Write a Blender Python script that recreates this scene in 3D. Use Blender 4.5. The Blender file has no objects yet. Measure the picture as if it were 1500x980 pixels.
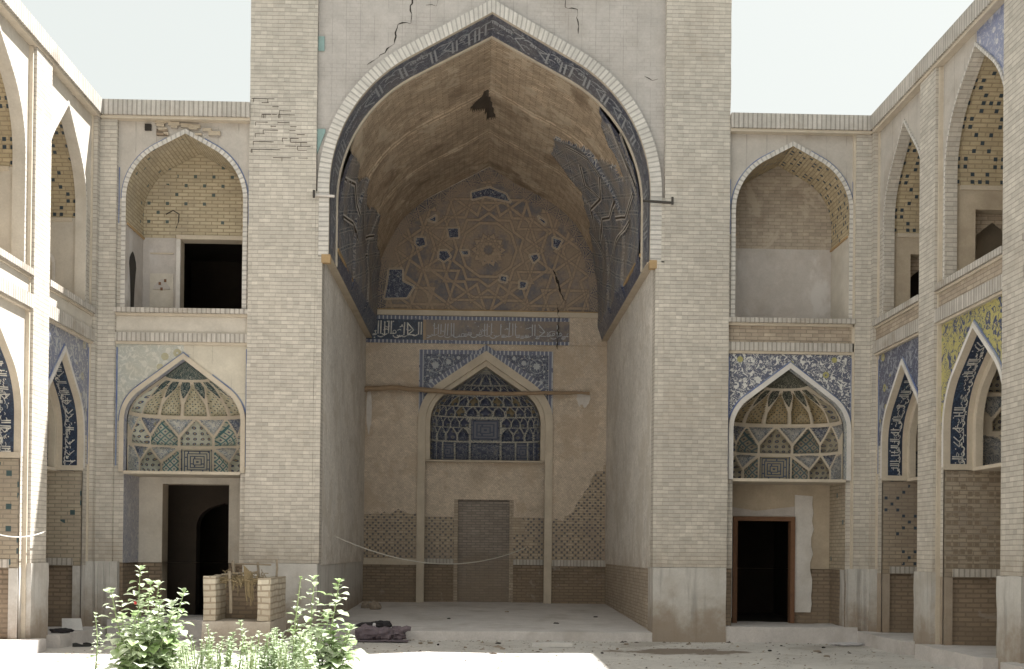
import bpy, math, random
import numpy as np
from math import sin, cos, pi, atan2, asin, hypot, sqrt, tan, radians
from mathutils import Vector, Matrix, noise as mnoise
random.seed(7)
COL = bpy.context.scene.collection
ZO = 1.45          # measurements were taken from eye height; ZO lifts them so the court floor is z = 0

# ------------------------------------------------------------------ node helpers
class S:
    def __init__(s, nt, sock): s.nt = nt; s.k = sock
    def _m(s, op, *a):
        n = s.nt.nodes.new('ShaderNodeMath'); n.operation = op
        for i, v in enumerate((s,) + a):
            if isinstance(v, S): s.nt.links.new(v.k, n.inputs[i])
            else: n.inputs[i].default_value = float(v)
        return S(s.nt, n.outputs[0])
    def __add__(s, o): return s._m('ADD', o)
    __radd__ = __add__
    def __mul__(s, o): return s._m('MULTIPLY', o)
    __rmul__ = __mul__
    def __sub__(s, o): return s._m('SUBTRACT', o)
    def __rsub__(s, o): return (s * -1.0)._m('ADD', o)
    def __truediv__(s, o): return s._m('DIVIDE', o)
    def lt(s, o): return s._m('LESS_THAN', o)
    def gt(s, o): return s._m('GREATER_THAN', o)
    def mx(s, o): return s._m('MAXIMUM', o)
    def mn(s, o): return s._m('MINIMUM', o)
    def fr(s): return s._m('FRACT')
    def fl(s): return s._m('FLOOR')
    def ab(s): return s._m('ABSOLUTE')
    def sn(s): return s._m('SINE')
    def mod(s, o): return s._m('FLOORED_MODULO', o)
    def pw(s, o): return s._m('POWER', o)
    def cl(s): return s._m('MINIMUM', 1.0)._m('MAXIMUM', 0.0)
    def step(s, lo, hi):
        n = s.nt.nodes.new('ShaderNodeMapRange'); n.interpolation_type = 'SMOOTHSTEP'
        n.inputs['From Min'].default_value = lo; n.inputs['From Max'].default_value = hi
        s.nt.links.new(s.k, n.inputs['Value']); return S(s.nt, n.outputs['Result'])

class M:
    """a material under construction"""
    def __init__(s, name, rough=.85):
        s.m = bpy.data.materials.new(name); s.m.use_nodes = True
        s.nt = s.m.node_tree; s.b = s.nt.nodes['Principled BSDF']
        s.b.inputs['Roughness'].default_value = rough
        s.tc = s.nt.nodes.new('ShaderNodeTexCoord')
        sx = s.nt.nodes.new('ShaderNodeSeparateXYZ'); s.nt.links.new(s.tc.outputs['UV'], sx.inputs[0])
        s.u = S(s.nt, sx.outputs[0]); s.v = S(s.nt, sx.outputs[1])
        so = s.nt.nodes.new('ShaderNodeSeparateXYZ'); s.nt.links.new(s.tc.outputs['Object'], so.inputs[0])
        s.ox, s.oy, s.oz = [S(s.nt, so.outputs[i]) for i in range(3)]
    def xyz(s, a, b, c=0.0):
        n = s.nt.nodes.new('ShaderNodeCombineXYZ')
        for i, v in enumerate((a, b, c)):
            if isinstance(v, S): s.nt.links.new(v.k, n.inputs[i])
            else: n.inputs[i].default_value = v
        return n.outputs[0]
    def noise(s, sc, det=4, rough=.6, co=None, off=None, dist=0):
        n = s.nt.nodes.new('ShaderNodeTexNoise')
        n.inputs['Scale'].default_value = sc; n.inputs['Detail'].default_value = det
        n.inputs['Roughness'].default_value = rough; n.inputs['Distortion'].default_value = dist
        s.nt.links.new(co if co is not None else s.tc.outputs['Object'], n.inputs['Vector'])
        return S(s.nt, n.outputs['Fac'])
    def vor(s, sc, co=None, feat='F1', rnd=1.0):
        n = s.nt.nodes.new('ShaderNodeTexVoronoi'); n.feature = feat
        n.inputs['Scale'].default_value = sc; n.inputs['Randomness'].default_value = rnd
        s.nt.links.new(co if co is not None else s.tc.outputs['UV'], n.inputs['Vector'])
        return S(s.nt, n.outputs['Distance'])
    def brick(s, w, h, mo, c1, c2, cm, off=.5, co=None, smooth=.1, bias=0.):
        n = s.nt.nodes.new('ShaderNodeTexBrick')
        i = n.inputs
        i['Scale'].default_value = 1; i['Brick Width'].default_value = w; i['Row Height'].default_value = h
        i['Mortar Size'].default_value = mo; i['Mortar Smooth'].default_value = smooth; i['Bias'].default_value = bias
        i['Color1'].default_value = (*c1, 1); i['Color2'].default_value = (*c2, 1); i['Mortar'].default_value = (*cm, 1)
        n.offset = off; n.offset_frequency = 2; n.squash = 1
        s.nt.links.new(co if co is not None else s.tc.outputs['UV'], i['Vector'])
        return n.outputs['Color'], S(s.nt, n.outputs['Fac'])
    def mix(s, f, a, b, mode='MIX'):
        n = s.nt.nodes.new('ShaderNodeMix'); n.data_type = 'RGBA'; n.blend_type = mode
        if isinstance(f, S): s.nt.links.new(f.k, n.inputs[0])
        else: n.inputs[0].default_value = f
        for sock, v in ((n.inputs[6], a), (n.inputs[7], b)):
            if isinstance(v, tuple): sock.default_value = (*v, 1)
            else: s.nt.links.new(v, sock)
        return n.outputs[2]
    def mul(s, col, fac):      # multiply a colour by a grey factor
        g = s.nt.nodes.new('ShaderNodeCombineColor')
        for i in range(3): s.nt.links.new(fac.k, g.inputs[i])
        return s.mix(1.0, col, g.outputs[0], 'MULTIPLY')
    def done(s, col, h=None, dist=.01, strength=.6, rough=None):
        if isinstance(col, tuple): s.b.inputs['Base Color'].default_value = (*col, 1)
        else: s.nt.links.new(col, s.b.inputs['Base Color'])
        if h is not None:
            n = s.nt.nodes.new('ShaderNodeBump'); n.inputs['Distance'].default_value = dist
            n.inputs['Strength'].default_value = strength
            s.nt.links.new(h.k, n.inputs['Height']); s.nt.links.new(n.outputs[0], s.b.inputs['Normal'])
        if rough is not None: s.nt.links.new(rough.k, s.b.inputs['Roughness'])
        return s.m

MAT = {}
def rot_uv(m, ang, s=1.0):
    c, d = cos(ang) * s, sin(ang) * s
    return m.xyz(m.u * c - m.v * d, m.u * d + m.v * c)

def brick_wall(name, c1, c2, cm, w=.235, h=.066, mo=.0065, dirt=(.16, .12, .08), damt=.5, dsc=.9, off=.5, ang=0, patch=None, grime=.25, bump=.5, warp=.012, low=0):
    m = M(name)
    nz = m.noise(2.3, 3)
    du = (nz - .5) * warp; dv = (m.noise(3.1, 2) - .5) * warp
    if ang:
        c, d = cos(ang), sin(ang)
        co = m.xyz(m.u * c - m.v * d + du, m.u * d + m.v * c + dv)
    else: co = m.xyz(m.u + du, m.v + dv)
    col, fac = m.brick(w, h, mo, c1, c2, cm, off=off, co=co)
    if name == 'pale_brick':
        rowf = (((m.v + dv) / h).fr() - .5).ab().gt(.5 - mo / h * 1.1)
        col = m.mix(fac * (1.0 - rowf) * .6, col, tuple((a + b) / 2 for a, b in zip(c1, c2)))
    fine = m.noise(60, 3, .7)
    mid = m.noise(6, 5, .65)
    broad = m.noise(.5, 4, .6)
    cell = m.noise(1.0, 1, .5, co=m.xyz(((m.u + du) / (w * .5)).fl() * 1.37, ((m.v + dv) / h).fl() * 1.91))      # brick by brick
    col = m.mul(col, (cell * .55 + .72) * (broad * .6 + .7))
    col = m.mul(col, (fine * .35 + .82) * (mid * grime * 2 + 1 - grime))
    d = m.noise(dsc, 6, .6).step(.52, .75) * damt
    col = m.mix(d, col, dirt)
    if patch:
        p = m.noise(patch[1], 7, .65, dist=.4).step(patch[2], patch[2] + .06)
        col = m.mix(p * patch[3], col, patch[0])
    if low:     # rising damp and splashed mud near the ground
        lv = m.v + (m.noise(2.2, 6, .65) - .5) * 2.2
        col = m.mix((1.0 - lv.step(-1.0, .35)) * .55, col, (.30, .235, .17))
    hgt = (1.0 - fac) * .8 + fine * .35 + mid * .3
    MAT[name] = m.done(col, hgt, .012, bump)
    return m

brick_wall('pale_brick', (.555, .52, .465), (.48, .448, .40), (.35, .325, .29), w=.19, h=.063, mo=.0065, dirt=(.37, .32, .265), damt=.55, dsc=.7, patch=((.34, .28, .21), 3.3, .66, .35), low=1)
brick_wall('grey_brick', (.50, .48, .42), (.40, .38, .34), (.25, .235, .215), dirt=(.34, .30, .26), damt=.4)
brick_wall('tan_brick', (.44, .375, .30), (.37, .31, .245), (.27, .225, .18), w=.2, h=.06, dirt=(.2, .14, .09), damt=.4)
brick_wall('herring_brick', (.64, .55, .45), (.57, .49, .40), (.46, .39, .32), w=.11, h=.034, mo=.005, ang=pi / 4, dirt=(.28, .22, .16), damt=.45, grime=.3, low=1, patch=((.44, .345, .25), 1.2, .53, .45))
brick_wall('herring_grey', (.77, .735, .69), (.70, .67, .63), (.59, .56, .52), w=.11, h=.034, mo=.005, ang=pi / 4, dirt=(.33, .29, .24), damt=.4, low=1, patch=((.50, .455, .39), 1.3, .52, .45))
brick_wall('dado_brick', (.30, .23, .165), (.20, .155, .115), (.12, .095, .07), w=.21, h=.066, mo=.012, dirt=(.13, .095, .065), damt=.7, patch=((.46, .44, .42), 1.7, .60, .6), bump=.9, low=1)
brick_wall('vault_brick', (.55, .44, .325), (.41, .325, .235), (.29, .225, .165), w=.24, h=.055, mo=.007, ang=0, dirt=(.20, .145, .10), damt=.8, dsc=1.1, patch=((.62, .53, .41), 1.4, .54, .5), bump=1.0, grime=.4)
brick_wall('walled_brick', (.33, .285, .25), (.26, .225, .20), (.20, .18, .16), w=.2, h=.058, mo=.009, dirt=(.22, .19, .17), damt=.6, patch=((.36, .33, .30), 1.5, .62, .5), bump=.8, low=1)
brick_wall('soldier_brick', (.53, .50, .465), (.45, .425, .39), (.32, .30, .27), w=.075, h=.60, mo=.011, off=0, dirt=(.27, .225, .175), damt=.8, dsc=1.6, bump=.9)
brick_wall('ring_brick', (.62, .595, .56), (.55, .53, .50), (.40, .385, .365), w=.078, h=.60, mo=.012, off=0, dirt=(.5, .47, .42), damt=.4, bump=.7)
brick_wall('whitewashed_brick', (.68, .64, .53), (.58, .54, .44), (.34, .30, .23), w=.24, h=.088, mo=.012, dirt=(.45, .40, .30), damt=.5, bump=1.0, low=1)

def dotted(name, c1, c2, cm, dot, g=.12, per=6, base_off=0, keep=.38, size=.25):
    """brick with small glazed squares laid out in lozenges"""
    m = M(name)
    co = m.xyz(m.u + (m.noise(2.3, 3) - .5) * .012, m.v)
    col, fac = m.brick(.2, .06, .008, c1, c2, cm, co=co)
    fine = m.noise(60, 3, .7); mid = m.noise(5, 5, .65)
    col = m.mul(col, (fine * .35 + .82) * (mid * .5 + .75))
    col = m.mix(m.noise(.9, 6).step(.42, .7) * .65, col, tuple(c * q for c, q in zip(c1, (.60, .60, .66))))
    i = (m.u / g).fl(); j = (m.v / g).fl()
    a = (i + j + base_off).mod(per).lt(.5); b = (i - j).mod(per).lt(.5)
    c = (j.mod(per * 2).lt(.5)) * (i.mod(2).lt(.5))
    lat = a.mx(b).mx(c)
    q = ((m.u / g).fr() - .5).ab().mx(((m.v / g).fr() - .5).ab()).lt(size)
    gone = m.noise(1.3, 2).gt(keep)
    mask = lat * q * gone
    col = m.mix(mask, col, dot)
    MAT[name] = m.done(col, (1.0 - fac) * .7 + fine * .3 - mask * .6, .012, .6, rough=(mask * -.5 + .88))
dotted('dot_brick_yellow', (.50, .42, .28), (.42, .35, .23), (.32, .26, .175), (.035, .055, .075), g=.105, per=5, keep=.34)
dotted('dot_brick_faint', (.52, .455, .33), (.43, .37, .265), (.30, .25, .175), (.07, .10, .10), g=.155, per=4, keep=.50, size=.17)
dotted('relief_brick', (.42, .36, .275), (.36, .305, .235), (.26, .215, .165), (.24, .195, .145), g=.10, per=3, keep=.38, size=.34)
dotted('lattice_brick', (.50, .42, .325), (.40, .335, .255), (.31, .255, .195), (.125, .115, .115), g=.062, per=4, keep=.36, size=.36)
dotted('dot_brick_tan', (.40, .335, .25), (.33, .27, .20), (.24, .195, .145), (.04, .06, .085), g=.095, per=6, base_off=2, keep=.45)
dotted('dot_brick_pale', (.44, .38, .29), (.37, .32, .245), (.26, .225, .175), (.05, .09, .10), g=.15, per=5, base_off=1, keep=.56)
dotted('dot_brick_brown', (.36, .29, .21), (.28, .22, .16), (.19, .15, .11), (.06, .06, .07), g=.10, per=4, keep=.34)

def plaster(name, base, stain, damt=.5, lines=None, streak=0, dsc=1.2, fine_amt=.3, white=None, low=0):
    m = M(name, .92)
    fine = m.noise(35, 4, .7); mid = m.noise(3.5, 6, .65)
    one = m.mix(0.0, base, base)
    col = m.mul(one, (fine * fine_amt + 1 - fine_amt / 2) * (mid * .5 + .75))
    col = m.mix(m.noise(dsc, 7, .62).step(.48, .72) * damt, col, stain)
    if streak:
        sn = m.noise(1, 5, .6, co=m.xyz(m.u * 9, m.v * .7, m.oy * .5)).step(.5, .7)
        col = m.mix(sn * streak, col, tuple(c * .62 for c in base))
    if white:
        col = m.mix(m.noise(.8, 6, .6, dist=.5).step(.52, .6) * .7, col, white)
    if low:
        lv = m.v + (m.noise(2.6, 7, .68) - .5) * 1.6
        col = m.mix((1.0 - lv.step(-1.35, -.55)) * low, col, (.27, .205, .145))
    h = fine * .5 + mid * .8
    if name == 'grey_plaster':      # brick courses ghosting through a thin skim
        bc, bf = m.brick(.2, .066, .006, (1, 1, 1), (.93, .93, .93), (.80, .79, .78), co=m.xyz(m.u, m.v + (m.noise(1.3, 2) - .5) * .03))
        col = m.mix(m.noise(1.6, 4).step(.35, .6) * .8, col, m.mix(1.0, col, bc, 'MULTIPLY'))
    if lines:
        gx, gz, lw = lines
        ux = m.u + (m.noise(1.5, 3) - .5) * .02
        l = ((ux / gx).fr() - .5).ab().gt(.5 - lw / gx)
        if gz:
            l2 = ((m.v / gz).fr() - .5).ab().gt(.5 - lw / gz) * m.noise(1.1, 2).gt(.48)
            l = l.mx(l2)
        l = l * m.noise(2.2, 3).step(.35, .55)
        col = m.mix(l * .32, col, tuple(c * .35 for c in base)); h = h - l * .6
    MAT[name] = m.done(col, h, .012, .5)
brick_wall('worn_brick', (.40, .345, .28), (.36, .31, .255), (.29, .245, .20), w=.2, h=.06, dirt=(.22, .17, .13), damt=.8, dsc=1.3, patch=((.47, .41, .34), 1.8, .52, .7))
plaster('grey_plaster', (.47, .445, .425), (.345, .315, .285), lines=(.225, 0, .005))
plaster('grey_panels', (.46, .43, .395), (.30, .255, .205), lines=(.33, 0, .009))
plaster('beige_panels', (.56, .52, .44), (.46, .41, .33), lines=(.31, .31, .004))
plaster('lilac_plaster', (.47, .44, .42), (.36, .31, .27), .6, white=(.58, .56, .55))
plaster('mud_plaster', (.45, .385, .30), (.31, .25, .185), .6)
plaster('cream_plaster', (.54, .505, .45), (.38, .33, .26), .5, low=.5)
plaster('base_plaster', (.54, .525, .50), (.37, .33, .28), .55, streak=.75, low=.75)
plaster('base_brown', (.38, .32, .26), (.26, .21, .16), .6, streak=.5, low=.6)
plaster('white_plaster', (.62, .60, .58), (.46, .42, .37), .5)
plaster('trim_plaster', (.53, .47, .385), (.43, .365, .285), .5)
plaster('orange_trim', (.40, .28, .15), (.27, .19, .11), .5)
plaster('strap_dark', (.075, .058, .045), (.05, .04, .033), .5)
plaster('brown_ground', (.38, .30, .22), (.23, .17, .12), .5)
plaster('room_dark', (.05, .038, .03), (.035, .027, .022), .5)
plaster('broken_stone', (.42, .36, .28), (.25, .2, .14), .6)
plaster('platform_stone', (.58, .555, .545), (.36, .33, .30), .65, lines=None, dsc=1.1, fine_amt=.45)
plaster('white_stone', (.62, .61, .60), (.5, .47, .44), .3)

# court floor: dusty ground with stains
m = M('ground', .95)
f1 = m.noise(14, 6, .7); f2 = m.noise(.9, 6, .62); f3 = m.noise(70, 3, .6)
col = m.mix(f2.step(.35, .68), (.54, .52, .495), (.63, .61, .58))
col = m.mul(col, f1 * .45 + .78)
col = m.mix(f3.gt(.66) * .35, col, (.22, .20, .17))
col = m.mix(m.noise(.55, 4, .5, off=1).step(.60, .66) * .35, col, (.27, .23, .18))
ex = (m.ox - 3.0) / 1.15; ey = (m.oy + 1.75) / .5
rr_ = (ex * ex + ey * ey)._m('SQRT') + (m.noise(2.4, 6, .7) - .5) * 1.9
damp = (1.0 - rr_.step(.75, 1.0)) * .8
col = m.mix(damp, col, (.15, .105, .07))
w1 = m.noise(.35, 7, .7, dist=1.2)
col = m.mix((w1 - .5).ab().lt(.0022) * .7, col, (.14, .12, .10))
col = m.mix(m.noise(3.2, 7, .7).step(.56, .66) * .45, col, (.36, .325, .28))
MAT['ground'] = m.done(col, f1 + f3 * .5 + f2, .02, .7)
m = M('damp_earth', .9)
MAT['damp_earth'] = m.done(m.mul(m.mix(m.noise(8, 5), (.16, .115, .08), (.26, .20, .15)), m.noise(30, 3) * .5 + .75), m.noise(20, 4), .02, .5)

def tile(name, ground, scroll, flower, sc=9., thr=(.085,), fl_sc=4., fl=.22, fade=None, fade_amt=0, rough=.35):
    """floral scroll tile: thin arabesque lines, leaves and blossoms on a glazed ground"""
    m = M(name, rough)
    n1 = m.noise(sc, 2, .5, co=m.xyz(m.u, m.v, 3.1), dist=1.4)
    line = (n1 - .5).ab().lt(.022)
    n2 = m.noise(sc * 1.1, 1, .5, co=m.xyz(m.v, m.u, 9.4), dist=1.0)
    leaf = n2.gt(.60)
    d = m.vor(fl_sc, co=m.xyz(m.u, m.v))
    petal = d.lt(fl) * d.gt(fl * .35)
    col = m.mix(line, ground, scroll)
    col = m.mix(leaf, col, scroll)
    col = m.mix(petal, col, flower)
    col = m.mul(col, m.noise(25, 3) * .5 + .72)
    if fade: col = m.mix(m.noise(1.7, 5, .6).step(.5 - fade_amt * .3, .62) * fade_amt, col, fade)
    MAT[name] = m.done(col, m.noise(30, 2), .004, .3)
tile('tile_blue_white', (.105, .115, .165), (.60, .60, .58), (.36, .34, .14), sc=11, fl_sc=3.2, fl=.17)
tile('tile_faded', (.40, .42, .40), (.56, .56, .52), (.34, .32, .20), sc=7.5, fl_sc=3.2, fade=(.45, .43, .36), fade_amt=.5)
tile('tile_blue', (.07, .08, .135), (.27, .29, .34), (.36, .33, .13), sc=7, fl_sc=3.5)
tile('tile_yellow', (.42, .385, .15), (.05, .07, .16), (.20, .25, .12), sc=7, fl_sc=3.6, fl=.17)
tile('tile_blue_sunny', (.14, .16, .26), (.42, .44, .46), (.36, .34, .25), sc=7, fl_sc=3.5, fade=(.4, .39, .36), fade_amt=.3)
tile('tile_deep', (.03, .037, .085), (.21, .235, .28), (.40, .38, .34), sc=16, fl_sc=9, fl=.16)
tile('tile_lilac', (.30, .31, .38), (.46, .46, .48), (.16, .19, .34), sc=10, fl_sc=7, fl=.16)
tile('tile_cornflower', (.17, .20, .34), (.34, .36, .45), (.48, .48, .52), sc=9, fl_sc=6)
tile('tile_teal', (.03, .085, .085), (.45, .46, .40), (.05, .10, .20), sc=12, fl_sc=6, fl=.12)
tile('tile_script_ground', (.026, .036, .068), (.05, .08, .13), (.03, .09, .10), sc=16, fl_sc=10, fl=.12)
tile('tile_script_portal', (.062, .072, .11), (.20, .22, .26), (.12, .19, .20), sc=13, fl_sc=9, fl=.14, fade=(.22, .20, .19), fade_amt=.35)
tile('tile_script_faded', (.075, .075, .105), (.17, .145, .13), (.16, .13, .11), sc=14, fl_sc=8, fade=(.27, .21, .16), fade_amt=.75)
m = M('script_white', .4); MAT['script_white'] = m.done(m.mul(m.mix(m.noise(7, 4).step(.4, .6), (.62, .61, .57), (.42, .42, .41)), m.noise(30, 3) * .4 + .8))
m = M('blue_line', .35); MAT['blue_line'] = m.done(m.mix(m.noise(3, 4).step(.35, .65), (.10, .14, .30), (.20, .24, .34)))
m = M('border_tile', .35)
t = (m.u / .07).fr() - .5; w_ = m.v * 1.0
dots = ((m.u / .09).fr() - .5).ab().lt(.16)
col = m.mix(dots * m.noise(9, 2).gt(.38), (.11, .125, .20), (.44, .45, .48))
MAT['border_tile'] = m.done(m.mul(col, m.noise(18, 3) * .5 + .7))

# geometric tile / strapwork: five families of parallel lines
def girih(name, ground, line, dark, sc=.34, w=.045, fade=None, fade_amt=.5, rough=.6):
    m = M(name, rough)
    L = None; D = None
    for k in range(5):
        a = k * pi / 5 + .31
        p = (m.u * (cos(a) / sc) + m.v * (sin(a) / sc) + .13 * k).fr()
        e = (p - .5).ab()
        l = (e - .10).ab().lt(w * .45); d = e.lt(.03)
        L = l if L is None else L.mx(l); D = d if D is None else D.mx(d)
    col = m.mix(D, ground, dark); col = m.mix(L, col, line)
    col = m.mul(col, m.noise(20, 4, .7) * .7 + .62)
    if fade: col = m.mix(m.noise(1.5, 6, .65).step(.42, .62) * fade_amt, col, fade)
    MAT[name] = m.done(col, L * 1.0 + m.noise(25, 3) * .5, .012, .6)
girih('girih_vault', (.15, .16, .195), (.40, .40, .39), (.035, .05, .10), sc=.30, fade=(.29, .245, .20), fade_amt=.62)
girih('girih_brown', (.40, .315, .235), (.48, .39, .30), (.26, .20, .155), sc=.50, w=.035, fade=(.43, .34, .25), fade_amt=.7)
girih('girih_border', (.17, .15, .14), (.34, .28, .22), (.05, .06, .11), sc=.26, fade=(.33, .26, .20), fade_amt=.75)
girih('girih_niche', (.26, .26, .25), (.42, .40, .34), (.08, .12, .17), sc=.20, w=.08)

# a ten-pointed rosette spreading over the tympanum
m = M('girih_star', .8)
xx = m.u - .12; yy = m.v - 6.72
th = yy._m('ARCTAN2', xx); rho = (xx * xx + yy * yy)._m('SQRT')
sec = pi / 5
tf = ((th / sec).fr() - .5).ab() * sec
px_ = rho * tf._m('COSINE'); py_ = rho * tf.sn()
fam = None; core = None
for k, (a, sc_, of) in enumerate(((0, .46, .20), (pi / 5, .46, .05), (2 * pi / 5, .40, .30), (-pi / 5, .52, .12))):
    q = ((px_ * cos(a) + py_ * sin(a)) / sc_ + of).fr(); e = (q - .5).ab() * sc_
    l = (e - .034).ab().lt(.0075); cc = e.lt(.030)
    fam = l if fam is None else fam.mx(l); core = cc if core is None else core.mx(cc)
wear = m.noise(1.5, 6, .65)
col = m.mix(core, (.28, .225, .175), (.36, .285, .215))
bl = (1.0 - core) * m.noise(1.9, 5, .7).step(.42, .58) * .8
col = m.mix(bl, col, (.12, .13, .17))
col = m.mix(fam * wear.step(.35, .6), col, (.13, .105, .09))
col = m.mix(wear.step(.42, .62) * .62, col, (.345, .275, .21))
col = m.mix(m.noise(7, 5, .7).step(.45, .7) * .5, col, (.26, .205, .165))
col = m.mul(col, m.noise(22, 4, .7) * .7 + .65)
MAT['girih_star'] = m.done(col, fam * -.6 + core * .5 + m.noise(25, 3) * .5, .012, .6)

# tile patterns for the cells of the stalactite vaults (cell-local coordinates in metres)
def cellmat(name, ground, a, b, kind, tint=1.0):
    m = M(name, .55)
    if kind == 'fret':          # square meander
        r = m.u.ab().mx(m.v.ab()); q = m.u.ab().mn(m.v.ab())
        ring = ((r / .062).fr()).lt(.36); cut = ((q / .062).fr()).gt(.55) * ((r / .062).fl().mod(2.)).gt(.5)
        cross = ((m.u / .062).fl() + (m.v / .062).fl()).mod(3.).lt(.5)
        k = ring.mx(cut * cross)
        col = m.mix(k, ground, a)
    elif kind == 'dots':
        s = .052
        i = (m.u / s).fl(); j = (m.v / s).fl()
        q = ((m.u / s).fr() - .5).ab() + ((m.v / s).fr() - .5).ab()
        k = q.lt(.36) * ((i + j).mod(2.).lt(.5)); k2 = q.lt(.30) * ((i - j * 2.).mod(5.).lt(.5))
        col = m.mix(k, ground, a); col = m.mix(k2, col, b)
    elif kind == 'cross':
        d1 = (((m.u + m.v) / .19).fr() - .5).ab(); d2 = (((m.u - m.v) / .19).fr() - .5).ab()
        col = m.mix(d1.mn(d2).lt(.11), ground, a)
        col = m.mix(d1.gt(.36) * d2.gt(.36), col, b)
    elif kind == 'star':
        s = .13
        x = (m.u / s).fr() - .5; y = (m.v / s).fr() - .5
        k = x.ab().mx(y.ab()) ; d = (x.ab() + y.ab()) * .71
        col = m.mix((k.mx(d)).lt(.27), ground, a); col = m.mix((k.mn(d)).lt(.10), col, b)
    else:                       # floral
        n = m.noise(15, 2, .5, co=m.xyz(m.u, m.v, 2.2), dist=1.3)
        col = m.mix((n - .5).ab().lt(.03), ground, a); col = m.mix(n.gt(.62), col, b)
    col = m.mul(col, m.noise(22, 4, .7) * .6 + .66)
    col = m.mix(m.noise(2, 4).step(.5, .8) * .35, col, tuple(c * .7 for c in ground))
    MAT[name] = m.done(col, m.noise(25, 3), .006, .4)
cellmat('cell_fret', (.46, .44, .36), (.06, .085, .15), None, 'fret')
cellmat('cell_dots', (.50, .465, .35), (.06, .06, .06), (.10, .20, .26), 'dots')
cellmat('cell_cross', (.53, .53, .44), (.08, .19, .22), (.12, .13, .20), 'cross')
cellmat('cell_star', (.53, .54, .47), (.07, .09, .17), (.42, .32, .15), 'star')
cellmat('cell_flor', (.09, .11, .17), (.42, .43, .42), (.34, .33, .24), 'flor')
cellmat('cell_pale', (.50, .50, .46), (.10, .13, .22), (.20, .25, .30), 'flor')
cellmat('cell_teal', (.02, .05, .06), (.40, .40, .34), (.03, .08, .09), 'flor')
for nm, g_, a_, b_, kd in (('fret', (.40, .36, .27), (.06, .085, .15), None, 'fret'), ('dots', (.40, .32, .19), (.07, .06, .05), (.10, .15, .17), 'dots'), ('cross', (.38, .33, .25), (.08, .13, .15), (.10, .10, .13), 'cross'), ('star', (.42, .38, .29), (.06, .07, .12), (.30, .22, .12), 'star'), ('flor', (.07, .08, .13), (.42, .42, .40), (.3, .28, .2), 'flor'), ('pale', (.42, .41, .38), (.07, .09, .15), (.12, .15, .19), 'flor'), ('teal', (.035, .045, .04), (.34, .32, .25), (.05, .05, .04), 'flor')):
    cellmat('cell_%s_b' % nm, tuple(c * .8 for c in g_), a_, tuple(c * .8 for c in b_) if b_ else None, kd)  # browner cell tiles, with the right-hand hoods' shade darkened into the colour
cellmat('deep_fret', (.13, .14, .18), (.035, .05, .10), None, 'fret')
cellmat('deep_flor', (.03, .04, .085), (.20, .215, .24), (.16, .16, .17), 'flor')
cellmat('deep_star', (.055, .065, .115), (.20, .21, .23), (.13, .115, .07), 'star')
cellmat('deep_ochre', (.20, .16, .095), (.045, .06, .10), (.10, .14, .16), 'star')

def simple(name, c, rough=.7, var=.4, sc=20, bump=.3):
    m = M(name, rough)
    n = m.noise(sc, 4, .65)
    MAT[name] = m.done(m.mul(m.mix(0.0, c, c), n * var * 2 + 1 - var), n, .006, bump); return m
simple('wood_pole', (.30, .215, .14), .8, .35, 9)
simple('wood_frame', (.17, .085, .045), .75, .3, 14)
simple('grey_wood', (.27, .23, .175), .85, .35, 18)
simple('straw', (.24, .19, .11), .9, .4, 25)
simple('iron', (.05, .045, .04), .6, .3)
simple('dark_gap', (.03, .026, .022), .9, .3)
simple('purple_cloth', (.16, .13, .15), .95, .3, 12, .5)
simple('black_cloth', (.022, .02, .024), .9, .3, 12)
simple('white_cloth', (.55, .54, .56), .9, .2, 12)
simple('black_rubber', (.02, .02, .02), .6, .3)
simple('rubble', (.30, .25, .20), .95, .35, 15, .8)
simple('rope_pale', (.62, .60, .55), .8, .2, 30)
simple('rosette_white', (.38, .40, .43), .4, .25, 25)
simple('teal_glaze', (.25, .37, .36), .35, .25, 12)
simple('limewash', (.60, .57, .54), .95, .25, 9)
def leafmat(name, c, c2, trans=.35):
    m = M(name, .45)
    col = m.mix(m.noise(6, 2).step(.35, .65), c, c2)
    m.done(col)
    m.b.inputs['Specular IOR Level'].default_value = .6
    tr = m.nt.nodes.new('ShaderNodeBsdfTranslucent'); m.nt.links.new(col, tr.inputs[0])
    mx = m.nt.nodes.new('ShaderNodeMixShader'); mx.inputs[0].default_value = trans
    m.nt.links.new(m.b.outputs[0], mx.inputs[1]); m.nt.links.new(tr.outputs[0], mx.inputs[2])
    m.nt.links.new(mx.outputs[0], m.nt.nodes['Material Output'].inputs[0]); MAT[name] = m.m
leafmat('leaf', (.30, .42, .18), (.68, .74, .62))
leafmat('leaf_grey', (.40, .50, .32), (.62, .69, .54))
simple('stem', (.20, .26, .12), .7, .3, 10)
simple('petal_red', (.55, .05, .06), .6, .2)

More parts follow.
